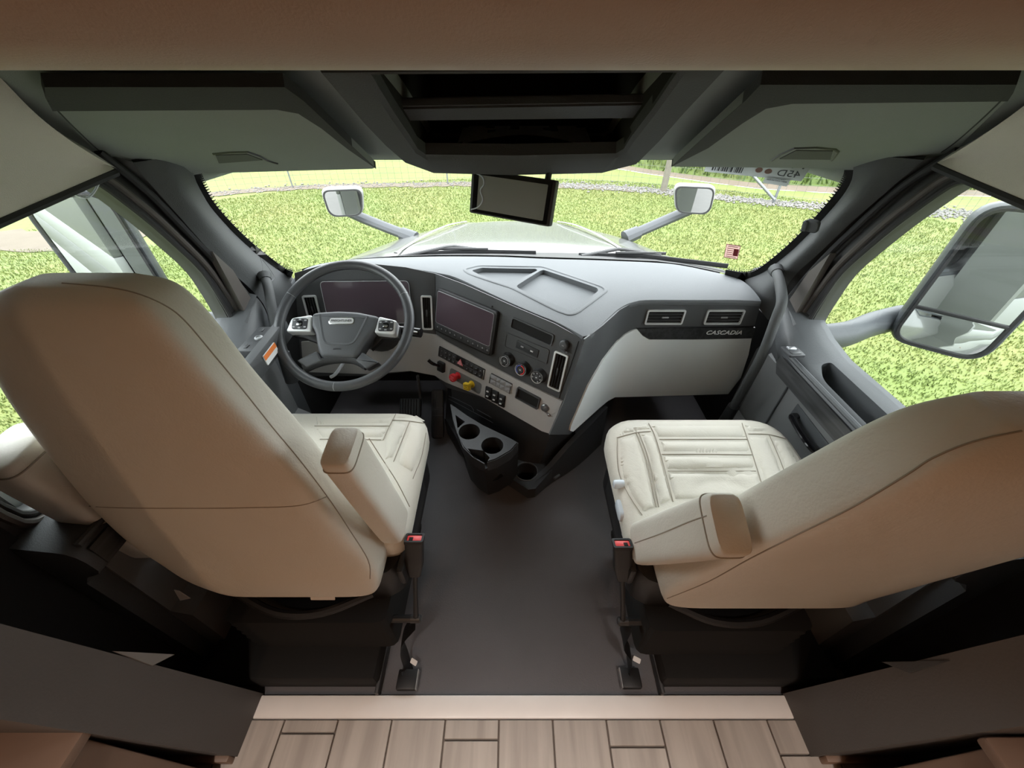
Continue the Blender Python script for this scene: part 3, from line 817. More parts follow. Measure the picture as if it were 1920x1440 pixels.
# seams of the handle caps
for px, b, p in (([(487, 480), (492, 500), (494, 533), (505, 530), (514, 522), (508, 508), (492, 487)], bvL, pilL), ([(1455, 492), (1441, 500), (1448, 530), (1462, 522), (1474, 515), (1465, 497), (1455, 492)], bvR, pilR)):
    bm = NB(); line_on(bm, px, b, .0012, .0, 4); obj('cap_seam', bm, 'fascia_dark', p)

# ---- doors
def door(nm, s, X0, label, shift):
    d = empty(nm, (X0, .75, 0), label, None, kind='structure')
    def P(x, y, z): return V((X0 + s * (x - 1.0), y + shift, z))
    win = [(1.118, .722), (1.128, .77), (1.118, .93), (1.032, 1.10), (.952, 1.222), (.90, 1.235), (.42, 1.235), (.37, 1.20), (.37, .75), (.41, .712), (1.09, .710)]
    out = [(1.26, .70), (1.255, .79), (1.185, .965), (1.115, 1.13), (1.04, 1.252), (.96, 1.30), (.36, 1.30), (.315, 1.25), (.315, .70), (.36, .66), (1.15, .66)]
    def dens(poly, k=5):
        r = []
        for i in range(len(poly)):
            a, b = V((*poly[i], 0)), V((*poly[(i + 1) % len(poly)], 0))
            for j in range(k): r.append(a.lerp(b, j / k))
        for _ in range(2): r = [(r[i - 1] + r[i] * 2 + r[(i + 1) % len(r)]) / 4 for i in range(len(r))]
        return r
    W, O = dens(win), dens(out)
    M1 = [w.lerp(o, .30) for w, o in zip(W, O)]; M2 = [w.lerp(o, .68) for w, o in zip(W, O)]
    bm = NB(); loft(bm, [[P(1.055, p.x, p.y) for p in W], [P(1.012, p.x, p.y) for p in W], [P(.996, p.x, p.y) for p in M1], [P(1.004, p.x, p.y) for p in M2], [P(1.006, p.x, p.y) for p in O], [P(1.06, p.x, p.y) for p in O]], True, False)
    obj('window_frame', bm, 'frame_dark', d)
    for L, r, m in (([w.lerp(o, .06) for w, o in zip(W, O)], .008, 'rubber'), (M1, .009, 'frame_brown'), ([w.lerp(o, .86) for w, o in zip(W, O)], .011, 'rubber')):
        bm = NB(); tube(bm, [P(1.006 if m == 'rubber' else .998, p.x, p.y) for p in L], r, 8, closed=True); obj('window_seal', bm, m, d)
    bm = NB(); bm.faces.new([bm.verts.new(P(1.03, p.x, p.y)) for p in W]); obj('pane', bm, 'side_glass', d)
    # sail corner trim
    bm = NB(); prism(bm, [P(.97, 1.235, .72), P(.97, 1.20, .90), P(.972, 1.155, .98), P(.97, 1.165, .72)], V((s * .02, 0, 0))); obj('corner_trim', bm, 'frame_brown', d)
    # upper panel with the arm shelf
    sec = [(1.05, .714), (1.005, .716), (.985, .712), (.955, .704), (.925, .697), (.905, .690), (.893, .676), (.887, .655), (.886, .620), (.895, .606), (.93, .59), (.952, .56), (.955, .02), (1.05, .02)]
    def nar(y): return 1.0 if y < .98 else max(.35, 1 - (y - .98) * 2.2)
    bm = NB(); loft(bm, [[P(1 - (1 - x) * (nar(y) if x < .95 else 1), y, z + (max(0, y - 1.0) * .35 if z > .6 else 0)) for x, z in sec] for y in (.32, .6, .95, 1.05, 1.12, 1.18, 1.24)])
    up = obj('upper_panel', bm, 'door_top', d)
    c = NB(); pk = round_poly([(.50, .921), (.88, .921), (.945, .955), (.945, .982), (.50, .982)], [.02, .03, .015, .01, .02], 4)
    prism(c, [P(x, y, .64) for y, x in pk], (0, 0, .2)); cut(up, c)
    bm = NB(); tube(bm, [P(.899, y, .688) for y in (.34, .6, .85, 1.02)], .008, 8); obj('grip_edge', bm, 'door_top', up)
    bm = NB(); prism(bm, [P(.8835, .34, .616), P(.8835, 1.01, .616), P(.8835, 1.035, .650), P(.8835, 1.03, .676), P(.8835, .34, .676)], V((s * .006, 0, 0))); obj('wood_strip', bm, 'dark_wood', up)
    # lower panel
    bm = NB(); loft(bm, [[P(x, y, z) for x, z in ((.955, .598), (.945, .59), (.944, .30), (.90, .27), (.90, .06), (.96, .03), (.96, .3))] for y in (.36, .70, .98, 1.02, 1.16)]); lp = obj('lower_panel', bm, 'door_grey', d)
    bm = NB(); tube(bm, [P(.943, 1.0, .595), P(.942, 1.0, .3)], .004, 6); obj('panel_seam', bm, 'door_top', lp)
    # inside handle
    H = smooth_path([P(.942, .90, .520), P(.92, .893, .522), P(.912, .86, .520), P(.912, .80, .512), P(.92, .765, .504), P(.942, .755, .498)], 5)
    bm = NB(); tube(bm, H, [.009] * len(H), 10, flat=(1.4, .8)); obj('door_handle', bm, 'black_gloss', d)
    bm = NB(); box(bm, (0, 0, 0), (.004, .20, .07), Fr(P(.943, .83, .51), (1, 0, 0), V((0, 1, .05))), .002); obj('handle_plate', bm, 'door_top', d)
    bm = NB(); loft(bm, [[P(x, y, z) for x, z in ((1.06, .70), (1.085, .66), (1.10, .35), (1.10, -.3), (1.08, -.62), (1.06, -.62))] for y in (.30, .7, 1.30)]); obj('outer_skin', bm, 'paint_silver', d)
    return d, P
dR, PR = door('door_2', 1, XR, 'grey passenger door with a large window and dark wood strip', .035)
dL, PL = door('door_1', -1, XL, 'grey driver door with a large window and mirror switches', .05)
# passenger window switch
q = Quad(at(1475, 667, Z=.717), at(1508, 668, Z=.717), at(1494, 650, Z=.717), at(1468, 652, Z=.717))
bm = NB(); slab(bm, rrect(q.w, q.h * 1.1, .006), q.fr, -.004, .004, .002); sw = obj('switch_plate', bm, 'fascia_dark', dR)
bm = NB(); slab(bm, rrect(q.w * .5, q.h * .35, .003, cx=.0, cy=q.h * .2), q.fr, .003, .010, .003); obj('switch_button', bm, 'steel', sw)
bm = NB(); slab(bm, rrect(q.w * .6, q.h * .3, .003, cx=.0, cy=-q.h * .25), q.fr, .003, .007, .002); obj('switch_button', bm, 'key', sw)
# driver door switch pod with warning label
q = Quad(at(476, 655, Z=.735), at(500, 640, Z=.735), at(520, 624, Z=.735), at(490, 622, Z=.735))
fq = Fr(at(496, 636, Z=.728) + V((-.012, 0, 0)), (0, -1, 0), (1, 0, 0))
bm = NB(); slab(bm, rrect(.15, .085, .012), fq, -.03, .004, .003); sw = obj('switch_plate', bm, 'fascia_dark', dL)
bm = NB(); lathe(bm, [(.013, .003), (.013, .008), (.008, .010), (.008, .007)], Fr(fq(0, -.005), fq.x, fq.y, fq.n), 16); obj('mirror_dial', bm, 'key_light', sw)
for x, y in ((-.05, -.02), (-.05, .02), (.05, -.02), (.05, .02), (.0, .03)):
    bm = NB(); slab(bm, rrect(.02, .012, .003, cx=x, cy=y), fq, .003, .007, .002); obj('switch_button', bm, 'key', sw)
fl_ = Fr(at(508, 663, X=-.780), V((0, 1, .05)), (0, 0, 1))
bm = NB(); slab(bm, rrect(.075, .036, .002), fl_, -.002, .0015); st = obj('warning_label', bm, 'white', dL)
bm = NB(); slab(bm, rrect(.075, .017, .001, cy=.009), fl_, .001, .002); obj('label_band', bm, 'orange_print', st)
bm = NB(); slab(bm, rrect(.30, .07, .01), Fr(fl_(.0, -.0, -.012), fl_.x, fl_.y, fl_.n), -.02, .009, .004); obj('front_trim', bm, 'fascia', dL)

# ---- grab handles
def grab(label, pts, cap):
    e = empty('grab_handle', pts[-1], label, 'grab handle', 'pillar grab handles')
    P = smooth_path(pts, 6); bm = NB(); tube(bm, P, .0165, 14); obj('bar', bm, 'pillar', e)
    bm = NB(); tube(bm, [P[-8], P[-1]], [.022, .024], 12); obj('foot', bm, 'fascia_dark', e)
    bm = NB(); tube(bm, [P[0] + (P[0] - P[1]).normalized() * .012, P[0].lerp(P[3], .5)], [.024, .019], 12); obj('cap', bm, 'pillar', e)
grab('curved grey grab handle on the passenger windshield pillar', [at(1455, 508, X=.955), at(1462, 530, X=.93), at(1466, 565, X=.905), at(1456, 595, X=.895), at(1430, 663, X=.895), at(1400, 719, X=.90), at(1372, 768, X=.90), at(1352, 800, X=.90)], 0)
grab('curved grey grab handle on the driver windshield pillar', [at(497, 520, X=-.92), at(503, 540, X=-.90), at(508, 566, X=-.885), at(513, 594, X=-.875), at(520, 630, X=-.865), at(533, 668, X=-.86), at(548, 715, X=-.86)], 0)

# ---- beige side headliners
loL = [at(217, 318, X=-.945), at(187, 330, X=-.945), at(112, 362, X=-.948), at(0, 410, X=-.95), at(-140, 470, X=-.95)]
upL = [at(219, 316, X=-.93), at(150, 276, X=-.88), at(75, 220, X=-.845), at(4, 149, X=-.80), at(-60, 85, X=-.77)]
midL = [((a + b) / 2) + V((-.015, 0, .01)) for a, b in zip(resample(loL, 5), resample(upL, 5))]
o = strips('trim_5', [upL, midL, loL], 'beige_fabric', None, 6, 30, V((-.05, 0, .05))); tag(o, 'beige fabric side panel above the driver window', kind='structure')
loR = [at(1755, 307, X=.995), at(1807, 329, X=.995), at(1920, 376, X=.998), at(2050, 432, X=1.0)]
upR = [at(1757, 305, X=.98), at(1764, 303, X=.975), at(1842, 254, X=.92), at(1920, 198, X=.88), at(1995, 130, X=.84)]
midR = [((a + b) / 2) + V((.015, 0, .01)) for a, b in zip(resample(loR, 5), resample(upR, 5))]
o2 = strips('trim_6', [upR, midR, loR], 'beige_fabric', None, 6, 30, V((.05, 0, .05))); tag(o2, 'beige fabric side panel above the passenger window', kind='structure')
bm = NB(); tube(bm, smooth_path([p + V((-.004, 0, -.006)) for p in loL], 5), .009, 8); obj('edge_seal', bm, 'rubber', o)
bm = NB(); tube(bm, smooth_path([p + V((.004, 0, -.006)) for p in loR], 5), .009, 8); obj('edge_seal', bm, 'rubber', o2)
# loose wire under the driver side panel
bm = NB(); tube(bm, smooth_path([at(190, 328, X=-.955), at(183, 348, X=-.958), at(172, 365, X=-.958), at(160, 371, X=-.958), at(140, 366, X=-.958), at(121, 359, X=-.955)], 5), .0022, 6); tag(obj('loose_wire', bm, 'clear_plastic'), 'thin pale wire loop hanging at the top of the driver window', 'wire')

# ---- sun visors
VP = plane_bvh((0, .75, 1.412), V((0, -(1.412 - 1.232), -(1.2 - .75))))
def visor(label, poly, band, hframe, hin, side, lens):
    e = empty('sun_visor', at(*poly[0], Y=.9), label, 'sun visor', 'folded sun visors')
    pl = patch('visor_panel', round_poly(poly, 10, 3), VP, .0, .016, 'headliner', e, 18)
    patch('band_and_gap_shade', band, VP, .0, .0168, 'headliner_dark', e, 22)  # dark fabric strip; its tail colours in the shadowed gap beside the visor
    b2 = bvh_obj(pl)
    bm = NB(); line_on(bm, hframe, b2, .0035, .0, 2); h = obj('grip_frame', bm, 'fascia_dark', e)
    patch('grip_inset', hin, b2, .0, .002, 'pillar', e, 8)
    bm = NB(); line_on(bm, side, b2, .0015, .0, 3); obj('edge_fold', bm, 'headliner_dark', e)
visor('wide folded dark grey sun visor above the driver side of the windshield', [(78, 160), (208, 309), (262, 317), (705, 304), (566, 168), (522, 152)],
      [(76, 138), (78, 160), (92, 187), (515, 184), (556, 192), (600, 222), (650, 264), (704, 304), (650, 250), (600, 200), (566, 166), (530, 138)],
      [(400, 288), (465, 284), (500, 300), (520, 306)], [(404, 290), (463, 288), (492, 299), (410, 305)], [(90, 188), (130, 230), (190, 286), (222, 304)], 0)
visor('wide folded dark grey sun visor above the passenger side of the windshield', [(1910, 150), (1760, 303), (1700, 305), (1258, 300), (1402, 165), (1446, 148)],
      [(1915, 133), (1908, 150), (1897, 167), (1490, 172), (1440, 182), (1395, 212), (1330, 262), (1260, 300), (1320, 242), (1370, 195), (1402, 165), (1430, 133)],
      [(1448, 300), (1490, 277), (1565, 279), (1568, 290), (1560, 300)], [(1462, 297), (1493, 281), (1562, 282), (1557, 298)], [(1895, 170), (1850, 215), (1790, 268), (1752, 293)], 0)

# ---- overhead console
oc = empty('overhead_console', (.02, 1.0, 1.25), 'dark overhead console with an open storage bin above the windshield', 'console')
n1 = V((0, -(1.42 - 1.28), -(1.0 - .75))).normalized()
P1 = plane_bvh((0, 1.0, 1.28), n1)
outer = [(590, 125), (675, 224), (718, 268), (757, 301), (815, 322), (960, 326), (1125, 322), (1196, 304), (1243, 258), (1293, 201), (1375, 115)]
inner = [(690, 125), (738, 205), (768, 250), (783, 275), (798, 286), (960, 288), (1155, 284), (1170, 275), (1184, 252), (1223, 200), (1275, 122)]
def dn(px, k=4):
    P = [V((*p, 0)) for p in px]; r = []
    for a, b in zip(P[:-1], P[1:]): r += [a.lerp(b, j / k) for j in range(k)]
    return r + [P[-1]]
O3 = [hit(P1, p.x, p.y)[0] for p in dn(outer)]; I3 = [hit(P1, p.x, p.y)[0] for p in dn(inner)]
bm = NB(); loft(bm, [[p - n1 * .09 for p in O3], [p - n1 * .01 for p in O3], [p.lerp(i, .12) + n1 * .008 for p, i in zip(O3, I3)], [p.lerp(i, .88) + n1 * .010 for p, i in zip(O3, I3)], [i + n1 * .004 for i in I3], [i - n1 * .02 for i in I3]], True, False)
obj('bezel', bm, 'pillar', oc)
c0 = sum(I3, V()) / len(I3)
gB = V((0, .24, .02))
def deep(i): return V((i.x * .96 + .001, max(i.y, 1.24), min(max(i.z, 1.285), 1.50)))
bm = NB(); loft(bm, [[i - n1 * .004 for i in I3], [i + gB * .5 for i in I3], [V((i.x, 1.25, i.z + .02)) for i in I3]], True, False); bm.faces.new([bm.verts.new(V((i.x, 1.25, i.z + .02))) for i in I3]); obj('bin_lining', bm, 'black_matte', oc)
c = NB(); loft(c, [[i.lerp(c0, .004) + n1 * .05 for i in I3], [i.lerp(c0, .004) for i in I3], [i.lerp(c0, .004) + V((0, .33, .02)) for i in I3]]); cut(bpy.data.objects['ceiling_cab'], c)
P1b = plane_bvh(V((0, 1.0, 1.28)) - n1 * .03, n1); P1c = plane_bvh(V((0, 1.0, 1.28)) - n1 * .075, n1)
bar = [hit(P1b, *p)[0] for p in ((742, 203), (758, 228), (1203, 223), (1222, 195))]
bm = NB(); prism(bm, bar, -n1 * .02); bmesh.ops.bevel(bm, geom=bm.edges[:], offset=.004, segments=2, affect='EDGES'); obj('retaining_bar', bm, 'fascia', oc)
fb = bvh_obj(bpy.data.objects['bezel'])
for px in ([(716, 256), (728, 257), (741, 268), (759, 286), (745, 284), (727, 271)], [(1244, 253), (1228, 254), (1214, 266), (1198, 285), (1214, 283), (1234, 268)]):
    l = patch('reading_lamp', round_poly(px, 3, 2), fb, .0, .003, 'fascia_dark', oc, 6)
    mid = [(sum(p[0] for p in px) / 6 + (p[0] - sum(p[0] for p in px) / 6) * .6, sum(p[1] for p in px) / 6 + (p[1] - sum(p[1] for p in px) / 6) * .6) for p in px]
    patch('lens', round_poly(mid, 2, 2), fb, .002, .003, 'fascia', l, 6)
def sheet(label, px, lift, sag):
    P = [at(*px[0], Y=1.04), at(*px[1], Y=1.04), at(*px[2], Y=1.17), at(*px[3], Y=1.17)]; Q = Quad(*P)
    bm = NB(); N = 12
    rows = [[bm.verts.new(P[0].lerp(P[1], i / N).lerp(P[3].lerp(P[2], i / N), j / 3) + n1 * (lift - sag * math.sin(i / N * math.pi) * (1 - j / 3))) for i in range(N + 1)] for j in range(4)]
    for a, b in zip(rows[:-1], rows[1:]):
        for i in range(N): bm.faces.new((a[i], a[i + 1], b[i + 1], b[i]))
    r = bmesh.ops.solidify(bm, geom=bm.faces[:], thickness=.0012)
    e = obj('paper_sheet', bm, 'paper'); tag(e, label, 'paper', 'papers in the overhead bin')
    Fq = Q.fr
    for x, w, hh in ((-.27, .07, .4), (-.08, .07, .5), (.22, .06, .7)):
        b = NB(); slab(b, rrect(Q.w * w, Q.h * hh * .5, .0005, cx=Q.w * x, cy=Q.h * .05), Fq, lift + .004, lift + .0045); obj('printed_block', b, 'print_dark', e)
sheet('creased printed sheet lying on top in the overhead bin', [(858, 262), (1113, 272), (1098, 234), (868, 234)], .006, .022)
sheet('lower printed sheet sticking out under the creased one in the overhead bin', [(866, 270), (1090, 262), (1080, 236), (880, 236)], .0, .015)

# ---- hanging monitor
mon = empty('monitor', at(1035, 322, D=1.0), 'black camera monitor hanging below the overhead console with plastic film on its screen', 'monitor')
mq = Quad(at(887, 397, D=1.075), at(1033, 428, D=1.0), at(1040, 336, D=.955), at(877, 318, D=1.03))
bm = NB(); slab(bm, rrect(mq.w, mq.h, .006), mq.fr, -.022, .0, .003); obj('case', bm, 'black', mon)
bm = NB(); slab(bm, rrect(mq.w * .82, mq.h * .78, .003, cx=.002, cy=.0), mq.fr, -.002, .0015); obj('display', bm, 'screen_grey', mon)
bm = NB(); slab(bm, rrect(mq.w * .93, mq.h * .93, .003), mq.fr, -.002, .0005); obj('front_glass', bm, 'black_gloss', mon)
bm = NB(); b = [mq.fr(mq.w * .38, mq.h * .5 - .01, -.015), mq.fr(mq.w * .38, mq.h * .5 + .03, -.02)]; tube(bm, b, .008, 8); box(bm, (mq.w * .38, mq.h * .5 + .035, -.02), (.04, .02, .03), mq.fr, .005); obj('bracket', bm, 'black', mon)
# film bubbles: curled lifted edge of the protective film
bm = NB(); F0 = mq.fr; W2, H2 = mq.w, mq.h
FP = [(-.47, .42), (-.36, .36), (-.33, .2), (-.37, .05), (-.33, -.15), (-.38, -.33), (-.47, -.42)]
tube(bm, smooth_path([F0(x * W2, y * H2, .003) for x, y in FP], 5), .0016, 6); obj('film_edge', bm, 'clear_plastic', mon)

# ---- windshield stickers (all read from outside)
def sticker(name, label, px, m, cat, group=None):
    Q = quad_on(WS, *px); f = Fr(Q.fr.o + Q.fr.n * .003, Q.fr.x, Q.fr.y, Q.fr.n)
    bm = NB(); bm.faces.new([bm.verts.new(f(x, y, .0004)) for x, y in rrect(Q.w, Q.h, .001)]); o = obj(name, bm, m, None, fix=False); tag(o, label, cat, group)
    return o, f, Q.w, Q.h
o, f, w, h = sticker('stock_tag', 'white stock sheet reading 45D and a barcode taped inside the windshield', [(1322, 317), (1500, 341), (1540, 285), (1335, 275)], 'sticker_white', 'sign')
F1 = Fr(f(w * .34, -h * .26, .001), f.x, f.y, f.n)
text('printed_letters', '45D', .036, F1, 'print_dark', o, .0003, True)
bm = NB(); lathe(bm, [(.010, 0), (.010, .0006)], Fr(f(w * .14, -h * .24, .0008), f.x, f.y, f.n), 16); obj('printed_dot', bm, 'sticker_pink', o)
bm = NB(); lathe(bm, [(.010, 0), (.010, .0006)], Fr(f(w * .045, -h * .22, .0008), f.x, f.y, f.n), 16); obj('printed_dot', bm, 'sticker_pink', o)
text('printed_letters', 'X335', .024, Fr(f(-w * .31, -h * .02, .001), f.x, f.y, f.n), 'print_dark', o, .0003, True)
bm = NB(); x = -w * .42
for k in range(16):
    ww = random.choice((.0016, .003, .0045)); slab(bm, rrect(ww, h * .22, .0001, cx=x, cy=-h * .30), f, .0007, .0012); x += ww + random.choice((.0018, .003))
tag(obj('barcode', bm, 'print_dark', o), kind='stuff')
for dx in (.34, .44): text('printed_letters', '1', .05, Fr(f(w * dx, h * .12, .001), f.x, f.y, f.n), 'print_dark', o, .0003, True)
o, f, w, h = sticker('winterized_label', 'small white label below the stock sheet on the windshield', [(1430, 341), (1475, 348), (1485, 333), (1438, 326)], 'sticker_white', 'label')
text('printed_letters', 'THIS UNIT HAS\nBEEN WINTERIZED', .0066, Fr(f(0, h * .12, .001), f.x, f.y, f.n), 'print_dark', o, .0003, True)
o, f, w, h = sticker('inspection_sticker', 'small red and white printed sticker low on the passenger side of the windshield', [(1356, 481), (1382, 485), (1391, 460), (1364, 456)], 'sticker_pink', 'sticker')
bm = NB(); ring_slab(bm, rrect(w * .99, h * .99, .001), rrect(w * .93, h * .92, .001), f, .0005, .0014); obj('border', bm, 'sticker_red', o)
bm = NB(); slab(bm, rrect(w * .34, h * .5, .001, cx=w * .27, cy=-h * .02), f, .0006, .0014); obj('red_block', bm, 'sticker_red', o)
for k in range(6):
    bm = NB(); slab(bm, rrect(w * (.45 if k not in (0, 5) else .7), h * .035, .0003, cx=-w * .15 if k not in (0, 5) else 0, cy=h * (.36 - .145 * k)), f, .0006, .0012); obj('print_line', bm, 'sticker_red', o)
# ================================================================== DASHBOARD
dash = empty('dashboard', (CX, 1.5, .35), 'wide grey truck dashboard with driver facing centre stack and glove panel', 'dashboard')
LIP = [(546, 530, .768), (558, 516, .780), (580, 507, .79), (610, 500, .797), (640, 497, .80), (700, 496, .80), (750, 500, .795), (780, 505, .788), (820, 512, .776), (853, 520, .768), (905, 544, .757), (961, 570, .75), (1010, 591, .746), (1040, 603, .745), (1075, 621, .744), (1090, 630, .744), (1099, 632, .744), (1110, 626, .744), (1129, 610, .744), (1150, 589, .745), (1162, 579, .745), (1178, 570, .746), (1192, 566, .747), (1213, 563, .747), (1300, 563, .748), (1380, 563, .748), (1428, 565, .748)]
LP = [at(u, v, Z=z) for u, v, z in LIP]
NL = 90
lp = resample(smooth_path(LP, 4), NL)
# match the glass line to the lip by x, spread evenly
xs0, xs1 = lp[0].x, lp[-1].x
wl = []
wsm = smooth_path([p for p in WBP], 6)
for i in range(NL):
    t = i / (NL - 1); xx = (lp[i].x * .55 + (xs0 + (xs1 - xs0) * t) * .45)
    xx = min(max(xx, wsm[0].x), wsm[-1].x)
    for a, b in zip(wsm[:-1], wsm[1:]):
        if a.x <= xx <= b.x + 1e-9: wl.append(a.lerp(b, (xx - a.x) / max(1e-9, b.x - a.x))); break
    else: wl.append(wsm[-1])
cols = []
inw = []
for i in range(NL):
    p, w = lp[i], wl[i]; d = (w - p); d.z = 0; d.normalize()
    tt = lp[min(i + 1, NL - 1)] - lp[max(i - 1, 0)]; nn = V((-tt.y, tt.x, 0)).normalized()
    d = (d + nn).normalized(); inw.append(d)
    c = [p + d * .016 + V((0, 0, -.024)), p + d * .003 + V((0, 0, -.022)), p + V((0, 0, -.017)), p + V((0, 0, -.007)), p + d * .004 + V((0, 0, -.001))]
    for t in (.08, .2, .35, .5, .65, .8, .92, 1.0):
        q = (p + d * .004).lerp(w, t); q.z += .010 * math.sin(math.pi * t) ** .8; c.append(q)
    c += [w + V((0, .01, -.03)), p.lerp(w, .5) + V((0, 0, -.04))]
    cols.append(c)
bm = NB(); loft(bm, cols, True, True); pad = obj('top_pad', bm, 'dash', dash, 40)
PADB = bvh_obj(pad)
# recessed tray in the pad
tray_out = [(868, 505), (898, 498), (1018, 500), (1130, 538), (1138, 545), (1082, 587), (1068, 591), (1045, 583), (962, 541), (880, 514)]
tl = [(884, 507), (903, 502), (1005, 504), (1008, 507), (956, 533), (950, 534), (893, 512)]
trr = [(1020, 506), (1120, 540), (1122, 545), (1078, 580), (1068, 582), (973, 541), (968, 536), (1014, 507)]
def sm(p, r=4): return round_poly(p, r, 3)
for px in (tl, trr):
    c = NB(); top = [hit(PADB, *p)[0] for p in sm(px)]
    prism(c, [t + V((0, 0, .03)) for t in top], (0, 0, -.052)); cut(pad, c)
rim = NB()
for px in (tray_out,):
    P = [hit(PADB, *p)[0] for p in sm(px, 8)]; tube(rim, P, .0045, 8, closed=True, flat=(1.6, .8))
obj('tray_rim', rim, 'dash', dash)
for px in (tl, trr):
    P = [hit(PADB, *p)[0] + V((0, 0, -.0205)) for p in sm(px)]
    b = NB(); prism(b, P, (0, 0, -.004)); obj('tray_mat', b, 'dash', dash)
# base planes of the driver side
A_ = at(822, 535, Z=.74); B_ = at(1092, 640, Z=.725); C_ = at(1040, 805, Z=.36)
nC = (B_ - A_).cross(C_ - A_).normalized()
if nC.y > 0: nC = -nC
def onC(u, v): d = ray(u, v); return CAM + d * ((A_ - CAM).dot(nC) / d.dot(nC))
S1, S2 = onC(816, 470), onC(816, 860)
ac = (B_ - A_).normalized()
T_ = V((-.90, 1.43, .75)); hd = (T_ - onC(816, 530)); 
FB = bvh_of([S1, S2, S2 + ac * .9, S1 + ac * .9, S1 + hd * 1.3, S2 + hd * 1.3], [(0, 1, 2, 3), (4, 5, 1, 0)])
patch('driver_fascia', [(552, 512), (600, 498), (700, 495), (760, 501), (816, 513), (870, 533), (960, 573), (1040, 607), (1092, 636), (1096, 640), (1058, 752), (1033, 815), (1015, 806), (909, 747), (838, 727), (817, 705), (770, 696), (690, 705), (566, 705)], FB, -.004, .004, 'fascia', dash, 16)
warm = patch('switch_panel', [(566, 640), (640, 634), (742, 622), (786, 622), (818, 627), (838, 640), (897, 672), (967, 709), (1056, 751), (1044, 782), (1031, 811), (1018, 807), (960, 774), (909, 744), (838, 716), (817, 703), (770, 694), (690, 700), (570, 696)], FB, .0, .008, 'warm_grey', dash, 14)
bm = NB(); line_on(bm, [(816, 518), (816, 570), (817, 627)], FB, .0014, .001, 2); obj('fascia_seam', bm, 'black', dash)
bm = NB(); line_on(bm, [(1085, 640), (1065, 700), (1048, 747)], FB, .0014, .001, 2); obj('fascia_seam', bm, 'black', dash)
# passenger side: a bent wall below the lip
tp = [at(1097, 640, Z=.725), at(1129, 619, Z=.725), at(1162, 587, Z=.725), at(1182, 577, Z=.725), at(1200, 573, Z=.725), at(1230, 571, Z=.725), at(1320, 571, Z=.725), at(1428, 573, Z=.725)]
bp_ = [at(1064, 816, Z=.33)] + [V((p.x, p.y, .25)) for p in tp[1:]]
bp_[1] += V((-.02, -.03, 0)); bp_[2] += V((-.012, -.015, 0))
tps, bps = smooth_path(tp, 6), smooth_path(bp_, 6)
pv = [p + V((0, 0, .06)) for p in tps] + [b + (b - t) * .5 for t, b in zip(tps, bps)]
nn_ = len(tps); PB = bvh_of(pv, [(i, i + 1, nn_ + i + 1, nn_ + i) for i in range(nn_ - 1)])
patch('passenger_fascia', [(1096, 636), (1129, 611), (1162, 581), (1180, 571), (1196, 567), (1230, 566), (1427, 567), (1414, 612), (1403, 665), (1388, 712), (1366, 739), (1152, 745), (1132, 757), (1066, 815), (1030, 815), (1058, 752)], PB, -.003, .004, 'fascia', dash, 12)
glove = patch('glove_panel', [(1188, 617), (1193, 616), (1204, 628), (1216, 635), (1300, 635), (1408, 633), (1402, 664), (1388, 706), (1364, 737), (1300, 739), (1152, 743), (1138, 750), (1120, 765), (1072, 808), (1066, 806), (1068, 796), (1100, 722), (1128, 674), (1152, 642), (1170, 626)], PB, .0, .007, 'glove', dash, 12)
strip = patch('wood_strip', [(1194, 615), (1240, 613), (1414, 612), (1409, 632), (1300, 634), (1218, 634), (1206, 627)], PB, .002, .008, 'dark_wood', dash, 12)
bm = NB(); line_on(bm, [(1192, 614), (1300, 612), (1414, 611)], PB, .0012, .002, 3); obj('fascia_seam', bm, 'black', dash)
p0, n0 = hit(PB, 1355, 621); p1, _ = hit(PB, 1390, 621)
fx = Fr(p0 + n0 * .011, p1 - p0, V((0, 0, 1)), n0)
text('nameplate_letters', 'CASCADIA', .026, fx, 'white', strip, .0012, False, 'CENTER', .25, 1.12)
# dark core so nothing shows through
bm = NB(); prism(bm, [V(p) for p in ((-.885, 1.52, .36), (-.36, 1.56, .36), (.22, 1.15, .36), (.30, 1.20, .36), (.47, 1.42, .36), (.92, 1.42, .36), (.92, 1.72, .36), (-.885, 1.72, .36))], (0, 0, .355)); obj('core', bm, 'black_matte', dash)

# ---- air vents
def vent(b, px, vertical, label=None):
    Q = quad_on(b, *px); f, w, h = Q.fr, Q.w, Q.h
    fw = .0065
    bm = NB(); o_, i_ = rrect(w, h, .008, 4), rrect(w - 2 * fw, h - 2 * fw, .004, 4)
    ring_slab(bm, o_, i_, f, -.002, .008); v = obj('vent_frame', bm, 'silver', dash)
    bm = NB(); slab(bm, i_, f, -.002, .0012); obj('vent_back', bm, 'black_matte', v)
    iw, ih = w - 2 * fw, h - 2 * fw
    if vertical:
        for k in range(1, 4):
            bm = NB(); box(bm, (-iw / 2 + iw * k / 4, 0, .0045), (.0022, ih, .006), f, .0006, 1); obj('slat', bm, 'black', v)
        bm = NB(); box(bm, (0, 0, .007), (.007, ih * .22, .006), f, .002); obj('tab', bm, 'key', v)
    else:
        for k in range(1, 4):
            bm = NB(); box(bm, (0, -ih / 2 + ih * k / 4, .0045), (iw, .0022, .006), f, .0006, 1); obj('slat', bm, 'key', v)
        bm = NB(); box(bm, (0, 0, .007), (iw * .2, .006, .006), f, .002); obj('tab', bm, 'key_light', v)
vent(FB, ((577, 603), (602, 602), (596, 553), (569, 554)), True)
vent(FB, ((792, 617), (812, 618), (810, 554), (789, 554)), True)
vent(FB, ((1026, 723), (1049, 734), (1070, 667), (1043, 657)), True)
vent(PB, ((1209, 607), (1280, 607), (1284, 580), (1212, 580)), False)
vent(PB, ((1320, 607), (1389, 607), (1395, 580), (1324, 580)), False)

